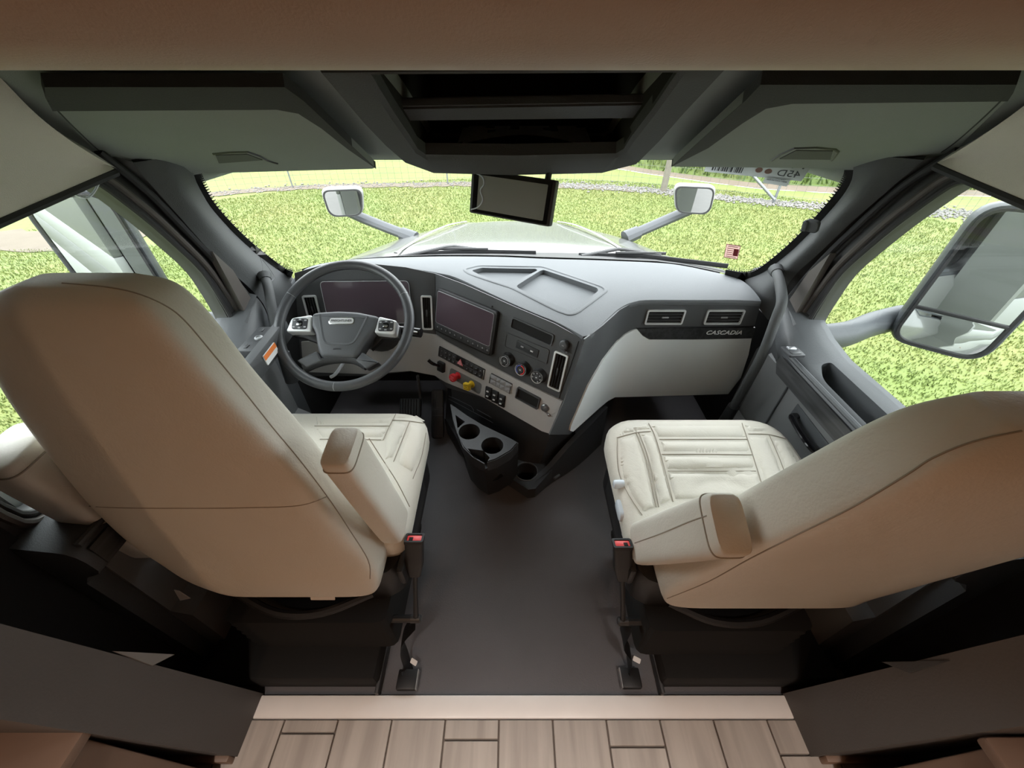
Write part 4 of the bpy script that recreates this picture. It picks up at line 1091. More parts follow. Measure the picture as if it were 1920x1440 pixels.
# ---- instrument cluster screen
Q = quad_on(FB, (613, 607), (776, 606), (768, 523), (604, 527)); f = Q.fr
bm = NB(); slab(bm, rrect(Q.w, Q.h, .02), f, -.002, .010, .003); clu = obj('instrument_screen', bm, 'black', dash)
bm = NB(); slab(bm, rrect(Q.w * .985, Q.h * .97, .018), f, .009, .0115); obj('display', bm, 'screen', clu)
bm = NB(); tube(bm, [f(x, y, .0115) for x, y in rrect(Q.w * .985, Q.h * .97, .018)], .0013, 6, closed=True); obj('bright_edge', bm, 'key_light', clu)
# ---- centre touch screen with keys
Q = quad_on(FB, (820, 616), (922, 662), (938, 588), (828, 541)); f, w, h = Q.fr, Q.w, Q.h
bm = NB(); slab(bm, rrect(w * 1.04, h * 1.06, .016), f, -.002, .020, .004); tou = obj('touch_screen', bm, 'black', dash)
bm = NB(); slab(bm, rrect(w * .99, h * .98, .014), f, .019, .0225, .001); obj('front_plate', bm, 'fascia', tou)
bm = NB(); slab(bm, rrect(w * .96, h * .77, .012, cy=h * .095), f, .022, .0234); obj('display', bm, 'screen', tou)
bm = NB(); tube(bm, [f(x, y, .0232) for x, y in rrect(w * .965, h * .775, .012, cy=h * .095)], .0009, 6, closed=True); obj('bright_edge', bm, 'key_light', tou)
for k, x in enumerate((-.44, -.36, -.28, -.20, -.115, 0.0, .125, .21, .295, .375, .455)):
    bm = NB(); slab(bm, rrect(w * .072, h * .13, .003, cx=x * w, cy=-h * .39), f, .022, .0236, .0006); kk = obj('key', bm, 'key', tou)
    bm = NB()
    if k % 3 == 0: lathe(bm, [(.0032, .0234), (.0032, .0240)], Fr(f(x * w, -h * .39), f.x, f.y, f.n), 10)
    elif k % 3 == 1: slab(bm, [(x * w - .004, -h * .39 - .003), (x * w + .004, -h * .39 - .003), (x * w, -h * .39 + .004)], f, .0234, .0240)
    else: box(bm, (x * w, -h * .39, .0238), (.003, .008, .0005), f)
    obj('icon', bm, 'key_light', kk)
# ---- slots, sockets, knobs
def recess(name, px, rimw, m_in, m_rim, r=.008, h0=.006, b=FB):
    Q = quad_on(b, *px); f = Q.fr; bm = NB()
    o_, i_ = rrect(Q.w + rimw * 2, Q.h + rimw * 2, r + rimw * .5), rrect(Q.w, Q.h, r)
    ring_slab(bm, o_, i_, f, -.002, h0); v = obj(name, bm, m_rim, dash)
    bm = NB(); slab(bm, i_, f, -.002, .0015); obj('slot', bm, m_in, v)
    return v, Q
recess('storage_slot', ((960, 613), (1033, 647), (1038, 629), (962, 596)), .005, 'black_matte', 'fascia', .008, .006)
v, Q = recess('port_recess', ((947, 650), (1024, 680), (1029, 658), (952, 625)), .004, 'fascia', 'fascia', .008, .004)
Q = quad_on(FB, (968, 651), (1008, 670), (1012, 657), (971, 637)); f = Q.fr
bm = NB(); slab(bm, rrect(Q.w, Q.h, .002), f, .0, .0055, .001); us = obj('port_plate', bm, 'fascia_dark', dash)
for x in (-.22, .22):
    bm = NB(); slab(bm, rrect(.012, .005, .0005, cx=Q.w * x), f, .005, .0065); obj('port', bm, 'icon' if x > 0 else 'key_light', us)
def round_cap(u, v, r, tail, m='fascia'):
    f = frame_on(FB, u, v); f.o = f.o + f.n * .008
    bm = NB(); lathe(bm, [(r * 1.1, -.01), (r * 1.1, .002), (r, .006), (r * .8, .009), (r * .3, .010)], f, 20); c = obj('socket_cap', bm, m, dash)
    q, _ = hit(FB, *tail); q = q + f.n * .010
    bm = NB(); tube(bm, [f(0, -r * .6, .006), q], .004, 8); lathe(bm, [(.006, 0), (.006, .004), (.003, .006)], Fr(q, f.x, f.y, f.n), 12); obj('cap_tether', bm, m, c)
    bm = NB(); slab(bm, rrect(.008, .003, .0005), f, .0098, .0104); obj('cap_mark', bm, 'key_light', c)
round_cap(1060, 646, .0165, (1066, 660))
round_cap(1024, 763, .0155, (1032, 776), 'steel')
def knob(u, v, ring_m, extra):
    f = frame_on(FB, u + 8, v - 2); R_ = .0245
    bm = NB(); lathe(bm, [(R_ * 1.18, -.002), (R_ * 1.18, .004), (R_ * 1.05, .008), (R_, .024), (R_ * .94, .027), (R_ * .6, .0275)], f, 32); k = obj('climate_knob', bm, 'black', dash)
    bm = NB(); lathe(bm, [(R_ * 1.0, .0225), (R_ * 1.01, .0255), (R_ * .96, .0282), (R_ * .85, .0280), (R_ * .85, .0268)], f, 32); obj('ring', bm, 'chrome', k)
    for a0, a1, m in extra:
        bm = NB(); tube(bm, [f(R_ * .70 * math.cos(R(a)), R_ * .70 * math.sin(R(a)), .0278) for a in range(a0, a1 + 1, 15)], .0018, 6); obj('scale_mark', bm, m, k)
    bm = NB(); lathe(bm, [(R_ * .42, .0272), (R_ * .40, .0286), (R_ * .1, .0288)], f, 20); obj('knob_face', bm, 'fascia', k)
    bm = NB(); slab(bm, rrect(.006, .004, .001), f, .0286, .0292); obj('icon', bm, 'icon', k)
    return k, f
knob(945.6, 675, 0, [(-60, 240, 'key_light')])
knob(975, 691.5, 0, [(90, 240, 'blue_print'), (-75, 90, 'red_bright')])
k, f = knob(1005, 705.5, 0, [])
for a in range(0, 300, 50):
    bm = NB(); slab(bm, rrect(.0055, .0055, .0015, cx=.0165 * math.cos(R(a - 60)), cy=.0165 * math.sin(R(a - 60))), f, .0274, .0286); obj('icon', bm, 'key_light', k)
# key banks on the grey panel
WPB = bvh_obj(warm)
def bank(px, colsw, rows, m, ends=True, hazard=None):
    Q = quad_on(WPB, *px); f, w, h = Q.fr, Q.w, Q.h
    bm = NB(); slab(bm, rrect(w, h, .003), f, -.004, .003, .001); bk = obj('switch_bank', bm, 'black', dash)
    tot = sum(colsw); x = -w / 2 * .93; uw = w * .93 / tot
    for ci, cw in enumerate(colsw):
        for r in range(rows):
            if hazard == ci and r == 0: continue
            hh = h * .9 / rows
            cy = h * .45 - hh * (r + .5)
            bm = NB(); slab(bm, rrect(cw * uw - .0012, hh - .0012, .0012, cx=x + cw * uw / 2, cy=cy), f, .002, .0065, .0012); k = obj('key', bm, m, bk)
            if cw * uw > .009:
                bm = NB(); slab(bm, rrect(.0045, .0028, .0006, cx=x + cw * uw / 2, cy=cy), f, .0064, .0069); obj('icon', bm, 'key_light', k)
        if hazard == ci:
            cx = x + cw * uw / 2; s = h * .32
            bm = NB(); slab(bm, [(cx - s, -s * .7 + h * .06), (cx + s, -s * .7 + h * .06), (cx, s * .95 + h * .06)], f, .006, .0095, .001); hz = obj('hazard_key', bm, 'pink', bk)
            ip = [(cx - s * .45, -s * .42 + h * .06), (cx + s * .45, -s * .42 + h * .06), (cx, s * .4 + h * .06)]
            bm = NB(); tube(bm, [f(a, b, .0097) for a, b in ip], .0008, 5, closed=True); obj('icon', bm, 'white', hz)
        x += cw * uw
    if ends:
        for sx in (-1, 1):
            bm = NB(); box(bm, (sx * w * .485, 0, .005), (.004, h * .9, .006), f, .001); obj('end_trim', bm, 'chrome', bk)
bank(((822, 667), (906, 712), (912, 693), (825, 649)), [1, 1, 1, 1, 2.2, 1, 1, 1.1, .9], 2, 'key', True, 4)
bank(((918, 717), (956, 738.5), (962.5, 719.5), (922, 700)), [1.5, 1, 1.3, 1.3], 2, 'key_light')
for px in (((910, 744.6), (921, 750), (925, 728.5), (912, 723.5)), ((922, 751), (933.4, 757), (937.4, 735), (924.4, 730.5)), ((934.3, 758), (945.6, 764), (950, 742.5), (937, 738))):
    Q = quad_on(WPB, *px); f, w, h = Q.fr, Q.w, Q.h
    bm = NB(); slab(bm, rrect(w * .96, h, .003), f, -.004, .007, .002); rk = obj('rocker_switch', bm, 'black', dash)
    for sy in (-1, 1):
        bm = NB(); slab(bm, rrect(w * .82, h * .42, .002, cy=sy * h * .22), Fr(f.o, f.x, f.y, (f.n + f.y * sy * .18)), .006, .011, .002); k = obj('key', bm, 'black', rk)
        bm = NB(); slab(bm, rrect(w * .3, h * .1, .0005, cy=sy * h * .2), f, .0105, .013); obj('icon', bm, 'icon', k)
v, Q = recess('small_slot', ((969, 743), (1008, 765), (1013, 747), (974, 727)), .004, 'black_matte', 'fascia', .003, .010, WPB)
# knob recess, brake valves
patch('valve_recess', round_poly([(845, 689), (904, 720), (900, 740), (842, 706)], 5, 3), WPB, .0, .0012, 'door_grey', dash, 8)
def valve(u, v, m, sides, rot, rr, nm, icon_m):
    f = frame_on(WPB, u + 8, v - 3, u + 30, v + 12)
    bm = NB(); lathe(bm, [(.016, -.002), (.016, .003), (.0105, .005), (.0105, .030)], f, 16); s = obj('valve_stem', bm, m, dash)
    ff = Fr(f(0, 0, .030), f.x * math.cos(rot) + f.y * math.sin(rot), f.y * math.cos(rot) - f.x * math.sin(rot), f.n)
    pl = round_poly([(rr * math.cos(2 * math.pi * (k + .5) / sides), rr * math.sin(2 * math.pi * (k + .5) / sides)) for k in range(sides)], rr * .25, 3)
    bm = NB(); slab(bm, pl, ff, -.004, .010, .003); kb = obj(nm, bm, m, s)
    for k in (-1, 0, 1):
        bm = NB(); slab(bm, rrect(rr * (1.0 if k else .7), .0022, .0005, cy=k * rr * .35), ff, .0098, .0106); obj('knob_print', bm, icon_m, s)
valve(851, 707, 'red', 8, 0, .0195, 'red_knob', 'pink')
valve(877, 723, 'yellow', 4, .35, .0225, 'yellow_knob', 'black')
# brake hand lever
f = frame_on(WPB, 829, 687, 850, 697); bm = NB(); slab(bm, rrect(.040, .048, .007), f, -.004, .014, .004); hl = obj('lever_base', bm, 'black', dash)
bm = NB(); slab(bm, rrect(.020, .026, .003, cx=-.001, cy=-.003), f, .013, .0148); obj('lever_slot', bm, 'black_matte', hl)
bm = NB(); e0 = f(-.004, .004, .012); e1 = at(803, 675, D=(e0 - CAM).dot(V((0, CP, -SP))) - .03); P = smooth_path([e0, e0.lerp(e1, .5) + f.n * .008, e1], 5); tube(bm, P, [.006] * 4 + [.0075] * (len(P) - 4), 10); obj('lever', bm, 'black_gloss', hl)
# sensor blob on the fascia edge
bm = NB(); f = frame_on(FB, 923, 575); lathe(bm, [(.004, 0), (.004, .003), (.002, .004)], f, 10); obj('sensor', bm, 'black', dash)

# ================================================================== STEERING WHEEL
EL = R(53); wc = at(646, 606, D=1.315)
nW = V((0, -math.cos(EL), math.sin(EL))); WF = Fr(wc, (1, 0, 0), V((0, 0, 1)), nW); RW = .222
sw = empty('steering_wheel', wc, 'black leather steering wheel with silver switch pods in front of the driver seat', 'steering wheel')
WHB = plane_bvh(wc, nW); 
def wpx(px): return [(lambda d: ((d - wc).dot(WF.x), (d - wc).dot(WF.y)))(hit(WHB, *p)[0]) for p in px]
def arc(a0, a1, n): return [WF(RW * math.cos(R(a0 + (a1 - a0) * k / n)), RW * math.sin(R(a0 + (a1 - a0) * k / n))) for k in range(n + 1)]
for a0, a1 in ((28, 152), (152, 268), (268, 388)):
    bm = NB(); tube(bm, arc(a0 + .25, a1 - .25, 36), .0165, 14, flat=(1.0, 1.0)); o = obj('rim_section', bm, 'wheel_leather', sw)
for a in (28, 152, 268):
    bm = NB(); tube(bm, arc(a - .4, a + .4, 2), .0162, 14); obj('rim_joint', bm, 'key_light', sw)
for a0, a1 in ((35, 150), (155, 215), (325, 385)):
    bm = NB(); tube(bm, [WF((RW - .0158) * math.cos(R(a)), (RW - .0158) * math.sin(R(a)), .004) for a in range(a0, a1, 3)], .0012, 5); obj('stitching', bm, 'pillar', sw)
hubp = wpx([(586, 589), (600, 586), (636, 584), (672, 586), (711, 594), (707, 618), (700, 626), (684, 645), (677, 656), (670, 672), (604, 672), (597, 657), (594, 640), (592, 624), (585, 612)])
bm = NB(); slab(bm, round_poly(hubp, .012, 3), WF, -.045, .010, .014, 4); hub = obj('airbag_cover', bm, 'wheel_plastic', sw)
bm = NB(); tube(bm, smooth_path([WF(x, y, .0095) for x, y in wpx([(602, 592), (605, 615), (609, 636), (616, 645), (637, 647), (659, 646), (670, 636), (681, 615), (691, 595)])], 5), .0035, 8, flat=(1.3, .7)); obj('cover_ridge', bm, 'wheel_plastic', hub)
for px in ([(548, 597), (586, 591), (585, 623), (537, 623)], [(711, 594), (745, 602), (741, 628), (702, 625)]):
    q2 = wpx(px); bm = NB(); slab(bm, round_poly(q2, .009, 3), WF, -.030, .006, .006, 3); pod = obj('switch_pod', bm, 'silver', sw)
    cx, cy = sum(p[0] for p in q2) / 4, sum(p[1] for p in q2) / 4
    bm = NB(); slab(bm, rrect(.052, .040, .009, cx=cx, cy=cy), WF, .004, .0085, .002); bp2 = obj('button_pad', bm, 'fascia_dark', pod)
    bm = NB(); slab(bm, rrect(.020, .018, .004, cx=cx, cy=cy), WF, .008, .010, .001); obj('button', bm, 'black_gloss', pod)
    bm = NB(); box(bm, (cx, cy - .003, .011), (.016, .008, .005), WF, .002); obj('roller', bm, 'chrome', pod)
    for dx, dy in ((-.019, .012), (-.019, -.012), (.019, .012), (.019, -.012), (0, .015), (0, -.015)):
        bm = NB(); slab(bm, rrect(.008, .005, .001, cx=cx + dx, cy=cy + dy), WF, .008, .0092); obj('button', bm, 'key_light', pod)
for px in ([(548, 600), (590, 612), (594, 640), (560, 628), (540, 625)], [(702, 612), (746, 606), (744, 629), (712, 630), (690, 650)]):
    bm = NB(); slab(bm, wpx(px), WF, -.050, -.028, .006); obj('spoke_back', bm, 'black', sw)
for px in ([(556, 676), (594, 658), (606, 676), (574, 690)], [(679, 660), (711, 680), (687, 692), (666, 676)]):
    bm = NB(); slab(bm, round_poly(wpx(px), .006, 3), WF, -.028, .003, .006, 3); obj('lower_spoke', bm, 'wheel_plastic', sw)
lw_ = smooth_path([WF(x, y, -.012) for x, y in wpx([(568, 690), (590, 680), (615, 674), (640, 672), (665, 675), (685, 686)])], 4)
bm = NB(); tube(bm, lw_, .011, 10, flat=(1, 1.4)); obj('lower_bridge', bm, 'fascia_dark', sw)
ec = wpx([(643, 604)])[0]; ef = Fr(WF(ec[0], ec[1], .0105), WF.x, WF.y, WF.n)
ew, eh = .088, .026
bm = NB(); slab(bm, rrect(ew, eh, .0125, 6), ef, -.002, .0015, .001); em = obj('emblem', bm, 'chrome', hub)
bm = NB(); slab(bm, rrect(ew * .93, eh * .78, .010, 6), ef, .001, .0018); obj('emblem_field', bm, 'silver', em)
text('emblem_letters', 'FREIGHTLINER', .0115, Fr(ef(0, 0, .002), ef.x, ef.y, ef.n), 'print_dark', em, .0003, sx=.95)
ac_ = wpx([(635, 656)])[0]; text('embossed_letters', 'AIRBAG', .008, Fr(WF(ac_[0], ac_[1], .0103), WF.x, WF.y, WF.n), 'fascia_dark', hub, .0003)
# column, stalk
cb = wc - nW * .045; ce = V((wc.x, 1.47, .50))
bm = NB(); P = [cb, cb - nW * .05, cb.lerp(ce, .5), ce]; tube(bm, P, [.052, .062, .07, .085], 20, flat=(1.1, .9)); obj('column_cover', bm, 'black', sw)
s0 = WF(.06, .02, -.075); s1 = at(772, 622, D=1.36)
bm = NB(); P = smooth_path([s0, s0.lerp(s1, .6), s1, s1 + (s1 - s0).normalized() * .035], 4); tube(bm, P, [.012] * 5 + [.017] * (len(P) - 5), 12); st = obj('control_stalk', bm, 'black_gloss', sw)
bm = NB(); d_ = (s1 - s0).normalized(); tube(bm, [s1 + d_ * .012 + V((0, -.013, .010)), s1 + d_ * .026 + V((0, -.013, .010))], .003, 6); obj('icon', bm, 'icon', st)
bm = NB(); l0 = at(610, 700, D=1.42); tube(bm, smooth_path([l0 + V((.06, .06, .02)), l0 + V((.04, 0, 0)), l0 + V((.02, -.01, -.01))], 4), .006, 8); obj('tilt_lever', bm, 'key_light', sw)

# ================================================================== PEDALS
ac0, ac1 = at(816, 822, Z=.03), at(825, 730, Z=.22)
acc = empty('accelerator_pedal', ac0, 'long ribbed black accelerator pedal under the dashboard', 'pedal')
yv = (ac1 - ac0); pf = Fr((ac0 + ac1) / 2, (1, 0, 0), yv); L_ = yv.length
bm = NB(); slab(bm, rrect(.058, L_, .015), pf, -.012, .008, .004); obj('pad', bm, 'black', acc)
for k in range(-3, 4):
    bm = NB(); box(bm, (k * .0075, 0, .010), (.0035, L_ * .94, .004), pf, .001, 1); obj('rib', bm, 'key', acc)
for y in (.08, .14, .20, -.05):
    bm = NB(); box(bm, (0, L_ * y * .6, .011), (.056, .004, .003), pf, .001, 1); obj('cross_rib', bm, 'key', acc)
b0, b1 = at(770, 782, Z=.15), at(769, 747, Z=.21)
brk = empty('brake_pedal', at(770, 800, Z=0), 'square ribbed black brake pedal under the steering column', 'pedal')
yv = (b1 - b0); pf = Fr((b0 + b1) / 2, (1, 0, 0), yv); L_ = yv.length
bm = NB(); slab(bm, rrect(.10, L_, .01), pf, -.012, .006, .003); obj('pad', bm, 'black', brk)
for k in range(-3, 4):
    bm = NB(); box(bm, (k * .013, 0, .008), (.007, L_ * .9, .004), pf, .001, 1); obj('rib', bm, 'key', brk)
bm = NB(); tube(bm, smooth_path([pf(.045, L_ * .3, -.015), at(787, 735, D=1.83), at(783, 705, D=1.78)], 4), .009, 8, flat=(1.3, .8)); obj('arm', bm, 'steel', brk)

# ================================================================== CENTRE CONSOLE WITH CUP HOLDERS
con = empty('center_console', (.0, 1.1, 0), 'black lower console with three cup holders below the centre stack', 'console')
fo = [at(860, 850, Z=0), at(885, 875, Z=0), at(925, 896, Z=0), at(985, 925, Z=0), at(1002, 928, Z=0), at(1062, 885, Z=0), V((.30, 1.22, 0)), V((.30, 1.74, 0)), V((-.36, 1.74, 0)), V((-.33, 1.35, 0))]
ring = lambda z, k: [V((p.x, p.y + k, z)) for p in fo]
bm = NB(); loft(bm, [fo, [p + V((0, .0, .085)) for p in fo], [p + V((0, .008, .092)) for p in fo]]); base = obj('base', bm, 'black', con)
# stack foot between the base and the switch panel
t_ = [onC(838, 728), onC(909, 746), onC(1017, 808), onC(1032, 815)]
lowp = [p + V((.012, .035, 0)) for p in t_]
ft = [lowp[0], lowp[1], lowp[2], lowp[3], V((.27, 1.16, .34)), V((.30, 1.6, .36)), V((-.30, 1.6, .36))]
fb_ = [V((-.27, 1.27, .09)), V((-.10, 1.15, .09)), V((.06, 1.075, .09)), V((.12, 1.07, .09)), V((.26, 1.17, .09)), V((.30, 1.6, .09)), V((-.30, 1.6, .09))]
bm = NB(); loft(bm, [fb_, ft]); foot = obj('stack_foot', bm, 'fascia_dark', con)
FTB = bvh_obj(foot)
# upper shelf with two cup holes
SZ = .355
so = [(844, 756), (849, 785), (857, 812), (868, 838), (886, 856), (907, 868), (930, 861), (958, 845), (972, 829), (957, 822), (905, 797), (874, 780), (853, 763)]
poly = [at(u, v, Z=SZ) for u, v in so]
bm = NB(); prism(bm, [p for p in poly], (0, 0, -.05)); bmesh.ops.bevel(bm, geom=[e for e in bm.edges if all(v.co.z > SZ - .001 for v in e.verts)], offset=.004, segments=2, affect='EDGES')
shelf = obj('cup_shelf', bm, 'fascia_dark', con)
def hole(o, c, r, depth):
    t = NB(); lathe(t, [(r, -depth), (r, .05)], Fr(c, (1, 0, 0), (0, 1, 0)), 28); cut(o, t)
def cup(c, r, depth):
    f = Fr(c, (1, 0, 0), (0, 1, 0)); bm = NB()
    rings = [[f(rr * math.cos(2 * math.pi * k / 28), rr * math.sin(2 * math.pi * k / 28), h) for k in range(28)] for rr, h in ((r * 1.03, -.004), (r * 1.0, -.002), (r * .98, -.01), (r * .92, -depth + .012), (r * .86, -depth), (r * .01, -depth))]
    loft(bm, rings, True, False); obj('cup_well', bm, 'black_matte', con)
for u, v in ((880, 809), (923, 835)):
    c = at(u, v, Z=SZ); hole(shelf, c, .041, .2); cup(c, .0405, .075)
c = NB(); prism(c, [at(u, v, Z=SZ + .02) for u, v in ((853, 771), (871, 784), (857, 796))], (0, 0, -.09)); cut(shelf, c)
c = NB(); prism(c, [at(u, v, Z=SZ + .02) for u, v in ((876, 834), (906, 838), (918, 851), (911, 862), (884, 846))], (0, 0, -.09)); cut(shelf, c)
# body under the shelf
bm = NB(); lo = [V((p.x * .96, p.y + .05, .09)) for p in poly]; loft(bm, [[p + V((0, .008, -.045)) for p in poly], lo]); us_ = obj('shelf_support', bm, 'black', con)
for u, v in ((880, 809), (923, 835)):
    hole(us_, at(u, v, Z=SZ), .043, .16)
for px in ([(842, 748), (880, 768), (920, 790), (975, 818)], [(842, 742), (884, 762), (888, 772)], [(895, 768), (935, 790), (962, 805)]):
    bm = NB(); line_on(bm, px, FTB, .0022, .002, 2); obj('panel_edge', bm, 'fascia', con)
# low tray with the third cup holder
TZ = .10
tp_ = [at(u, v, Z=TZ) for u, v in ((938, 884), (972, 862), (990, 858), (1036, 880), (1004, 916), (990, 918))]
bm = NB(); prism(bm, tp_, (0, 0, -.06)); low = obj('low_tray', bm, 'fascia_dark', con)
c3 = at(987, 884, Z=TZ); hole(low, c3, .0445, .08); hole(base, c3, .046, .085); cup(c3, .044, .085)
bm = NB(); tube(bm, [c3 + V((.048 * math.cos(a * math.pi / 16), .048 * math.sin(a * math.pi / 16), .001)) for a in range(32)], .003, 6, closed=True); obj('cup_ring', bm, 'fascia', con)
# side fin toward the passenger footwell
fin_t = [at(1140, 763, Z=.25), at(1105, 800, Z=.225), at(1072, 833, Z=.19), at(1034, 876, Z=.115), at(1002, 905, Z=.10)]
T2 = smooth_path(fin_t, 5)
bm = NB(); loft(bm, [[p, p + V((-.018, .012, 0)), V((p.x - .018, p.y + .012, .0)), V((p.x + .004, p.y - .002, 0))] for p in T2]); obj('side_fin', bm, 'fascia_dark', con)
for u, v in ((1043, 893), (1013, 915)):
    f = Fr(at(u, v, Z=.03), V((.6, .5, 0)), (0, 0, 1)); bm = NB(); box(bm, (0, 0, 0), (.035, .012, .02), f, .003); obj('clip', bm, 'fascia', con)
# ================================================================== SEATS
def supring(cx, cy, z, a, b, e=3.4, n=56, tilt=0.0):
    out = []
    for k in range(n):
        t = 2 * math.pi * k / n; c, s = math.cos(t), math.sin(t)
        x = cx + a * math.copysign(abs(c) ** (2 / e), c); y = cy + b * math.copysign(abs(s) ** (2 / e), s)
        out.append(V((x, y, z)))
    return out
def back_mesh(secs):
    rings = [supring((x0 + x1) / 2, (yr + yf) / 2, z, (x1 - x0) / 2, (yf - yr) / 2, 7.0) for z, yr, yf, x0, x1 in secs]
    cols = [smooth_path(c, 5) for c in zip(*rings)]
    rings = [list(r) for r in zip(*cols)]
    bm = NB(); loft(bm, rings); return bm
def cushion_mesh(x0, x1, y0, y1, z, sgn):
    pl = round_poly([(x0, y0), (x1, y0), (x1, y1), (x0, y1)], [.05, .05, .11, .11], 7)
    cx, cy = (x0 + x1) / 2, (y0 + y1) / 2
    bm = NB(); rings = []
    for zz, ins in ((z - .13, .03), (z - .11, .012), (z - .07, .0), (z - .03, .0), (z - .012, .008), (z - .003, .024), (z, .05)):
        sx, sy = 1 - ins / ((x1 - x0) / 2), 1 - ins / ((y1 - y0) / 2)
        rings.append([V((cx + (x - cx) * sx, cy + (y - cy) * sy, zz + .02 * ((y - y0) / (y1 - y0)))) for x, y in pl])
    vr = loft(bm, rings, True, False)
    # quilted top: inner grid falls away a little in the middle
    last = rings[-1]; prev = vr[-1]
    for k, s in enumerate((.85, .7, .5, .3, .12)):
        r = [bm.verts.new(V((cx + (p.x - cx) * s, cy + (p.y - cy) * s, p.z - .006 * (1 - s)))) for p in last]
        for i in range(len(r)): bm.faces.new((prev[i], prev[(i + 1) % len(r)], r[(i + 1) % len(r)], r[i]))
        prev = r
    bm.faces.new(prev); bm.faces.new(vr[0][::-1])
    return bm
def armrest(bm, bot, top, wx, wy, e=5.0):
    bot, top = V(bot), V(top); ax = (top - bot); L = ax.length; f = Fr(bot, (1, 0, 0), ax.cross(V((1, 0, 0))) * -1, ax)
    rings = []
    for t, s in ((0, .72), (.012, .88), (.03, .97), (.07, 1.0), (.3, 1.02), (.6, 1.02), (.9, 1.0), (.965, .995), (.99, .96), (1.0, .88)):
        rings.append([f(p.x * s, p.y * s, t * L) for p in supring(0, 0, 0, wx / 2, wy / 2, e, 36)])
    loft(bm, rings); return f, L
def seat(name, label, secs, cush, s, arms, riser_x, seams_back, stitch, seams_cush, px_lift=.0):
    x0, x1, y0, y1, cz = cush; cx = (x0 + x1) / 2
    e = empty(name, (cx, .6, 0), label, 'seat', 'cab seats')
    back = obj('backrest', back_mesh(secs), 'leather', e, 60); bb = bvh_obj(back)
    for px in seams_back:
        bm = NB(); line_on(bm, px, bb, .0013, .0, 5); obj('seam', bm, 'leather_seam', back)
    cu = obj('seat_cushion', cushion_mesh(x0, x1, y0, y1, cz, s), 'leather', e, 60); cb_ = bvh_obj(cu)
    for px in seams_cush:
        bm = NB(); line_on(bm, px, cb_, .0011, .0014, 14); obj('seam', bm, 'leather_seam', cu)
    for bot, top, wx, wy, spx in arms:
        bm = NB(); f, L = armrest(bm, bot, top, wx, wy); ar = obj('armrest', bm, 'leather', e, 50); ab = bvh_obj(ar)
        ringp = [f(p.x * 1.012, p.y * 1.012, L * .94) for p in supring(0, 0, 0, wx / 2, wy / 2, 5.0, 36)]
        bm = NB(); tube(bm, ringp, .0016, 6, closed=True); obj('seam', bm, 'leather_seam', ar)
        for px in spx:
            bm = NB(); line_on(bm, px, ab, .0013, .0, 4); obj('seam', bm, 'leather_seam', ar)
        bm = NB(); c = V(bot).lerp(V(top), .15); tube(bm, [c, c + V((-s * (1 if (bot[0] - cx) * -s < 0 else -1) * .08, .0, 0))], .022, 12); obj('arm_pivot', bm, 'black', e)
    # plastic side shroud, suspension and riser
    sx0, sx1 = x0 + .02, x1 - .02
    bm = NB(); loft(bm, [[V((x, y, z)) for x, y in round_poly([(sx0 + i, y0 - .04), (sx1 - i, y0 - .04), (sx1 - i, y1 - .05), (sx0 + i, y1 - .05)], .06, 5)] for z, i in ((.27, .03), (.30, .0), (.40, .0), (.42, .01))]); obj('seat_pan', bm, 'black', e)
    rings = []
    for k in range(13):
        i = .012 * (k % 2); z = .085 + .19 * k / 12
        rings.append([V((x, y, z)) for x, y in round_poly([(sx0 + .05 + i, y0 - .10 + i), (sx1 - .05 - i, y0 - .10 + i), (sx1 - .05 - i, y1 - .14 - i), (sx0 + .05 + i, y1 - .14 - i)], .03, 3)])
    bm = NB(); loft(bm, rings); obj('suspension_bellows', bm, 'black_matte', e, 20)
    bm = NB(); rx0, rx1 = (riser_x, riser_x + s * .50); box(bm, ((rx0 + rx1) / 2, .62, .04), (abs(rx1 - rx0), .62, .09), bev=.012); obj('riser', bm, 'black_matte', e)
    bm = NB(); box(bm, (riser_x + s * .002, .62, .008), (.012, .66, .036), bev=.004); obj('track', bm, 'steel' if False else 'fascia_dark', e)
    bm = NB(); tube(bm, smooth_path([V((sx0 + .10, y0 - .05, .33)), V((cx - .06, y0 - .09, .315)), V((cx + .06, y0 - .09, .315)), V((sx1 - .08, y0 - .05, .34))], 6), .011, 8); obj('rear_hose', bm, 'black', e)
    return e, back, cu
LS = [(.402, .405, .53, -.745, -.342), (.43, .402, .54, -.765, -.33), (.48, .403, .555, -.80, -.322), (.54, .412, .56, -.83, -.332), (.62, .42, .555, -.855, -.355), (.72, .43, .55, -.862, -.382), (.80, .44, .555, -.862, -.40), (.90, .455, .57, -.86, -.438), (1.00, .47, .585, -.852, -.48), (1.08, .485, .598, -.838, -.508), (1.13, .498, .602, -.822, -.527), (1.16, .512, .600, -.795, -.55), (1.176, .535, .588, -.75, -.59)]
drv, drv_back, drv_cu = seat('cab_seat', 'cream leather driver seat behind the steering wheel, back upright and armrests folded up', LS, (-.855, -.272, .49, .945, .52), -1,
    [((-.300, .532, .510), (-.322, .482, .885), .058, .092, [[(692, 822), (715, 858), (745, 905), (768, 950)]]), ((-.905, .51, .50), (-.915, .47, .90), .085, .115, [])], -.394,
    [[(117, 531), (204, 539), (262, 552), (315, 576), (350, 605), (394, 657), (452, 727), (510, 800), (560, 860), (613, 930), (653, 990), (690, 1050), (694, 1085)], [(140, 947), (222, 952), (355, 953), (460, 952), (560, 948), (613, 931)]], None,
    [[(742, 777), (730, 800), (718, 826)], [(768, 791), (753, 828), (738, 866)], [(735, 788), (768, 790), (800, 795)], [(798, 812), (790, 855), (774, 898)], [(590, 799), (660, 799), (730, 799)], [(600, 824), (660, 824), (715, 825)]])
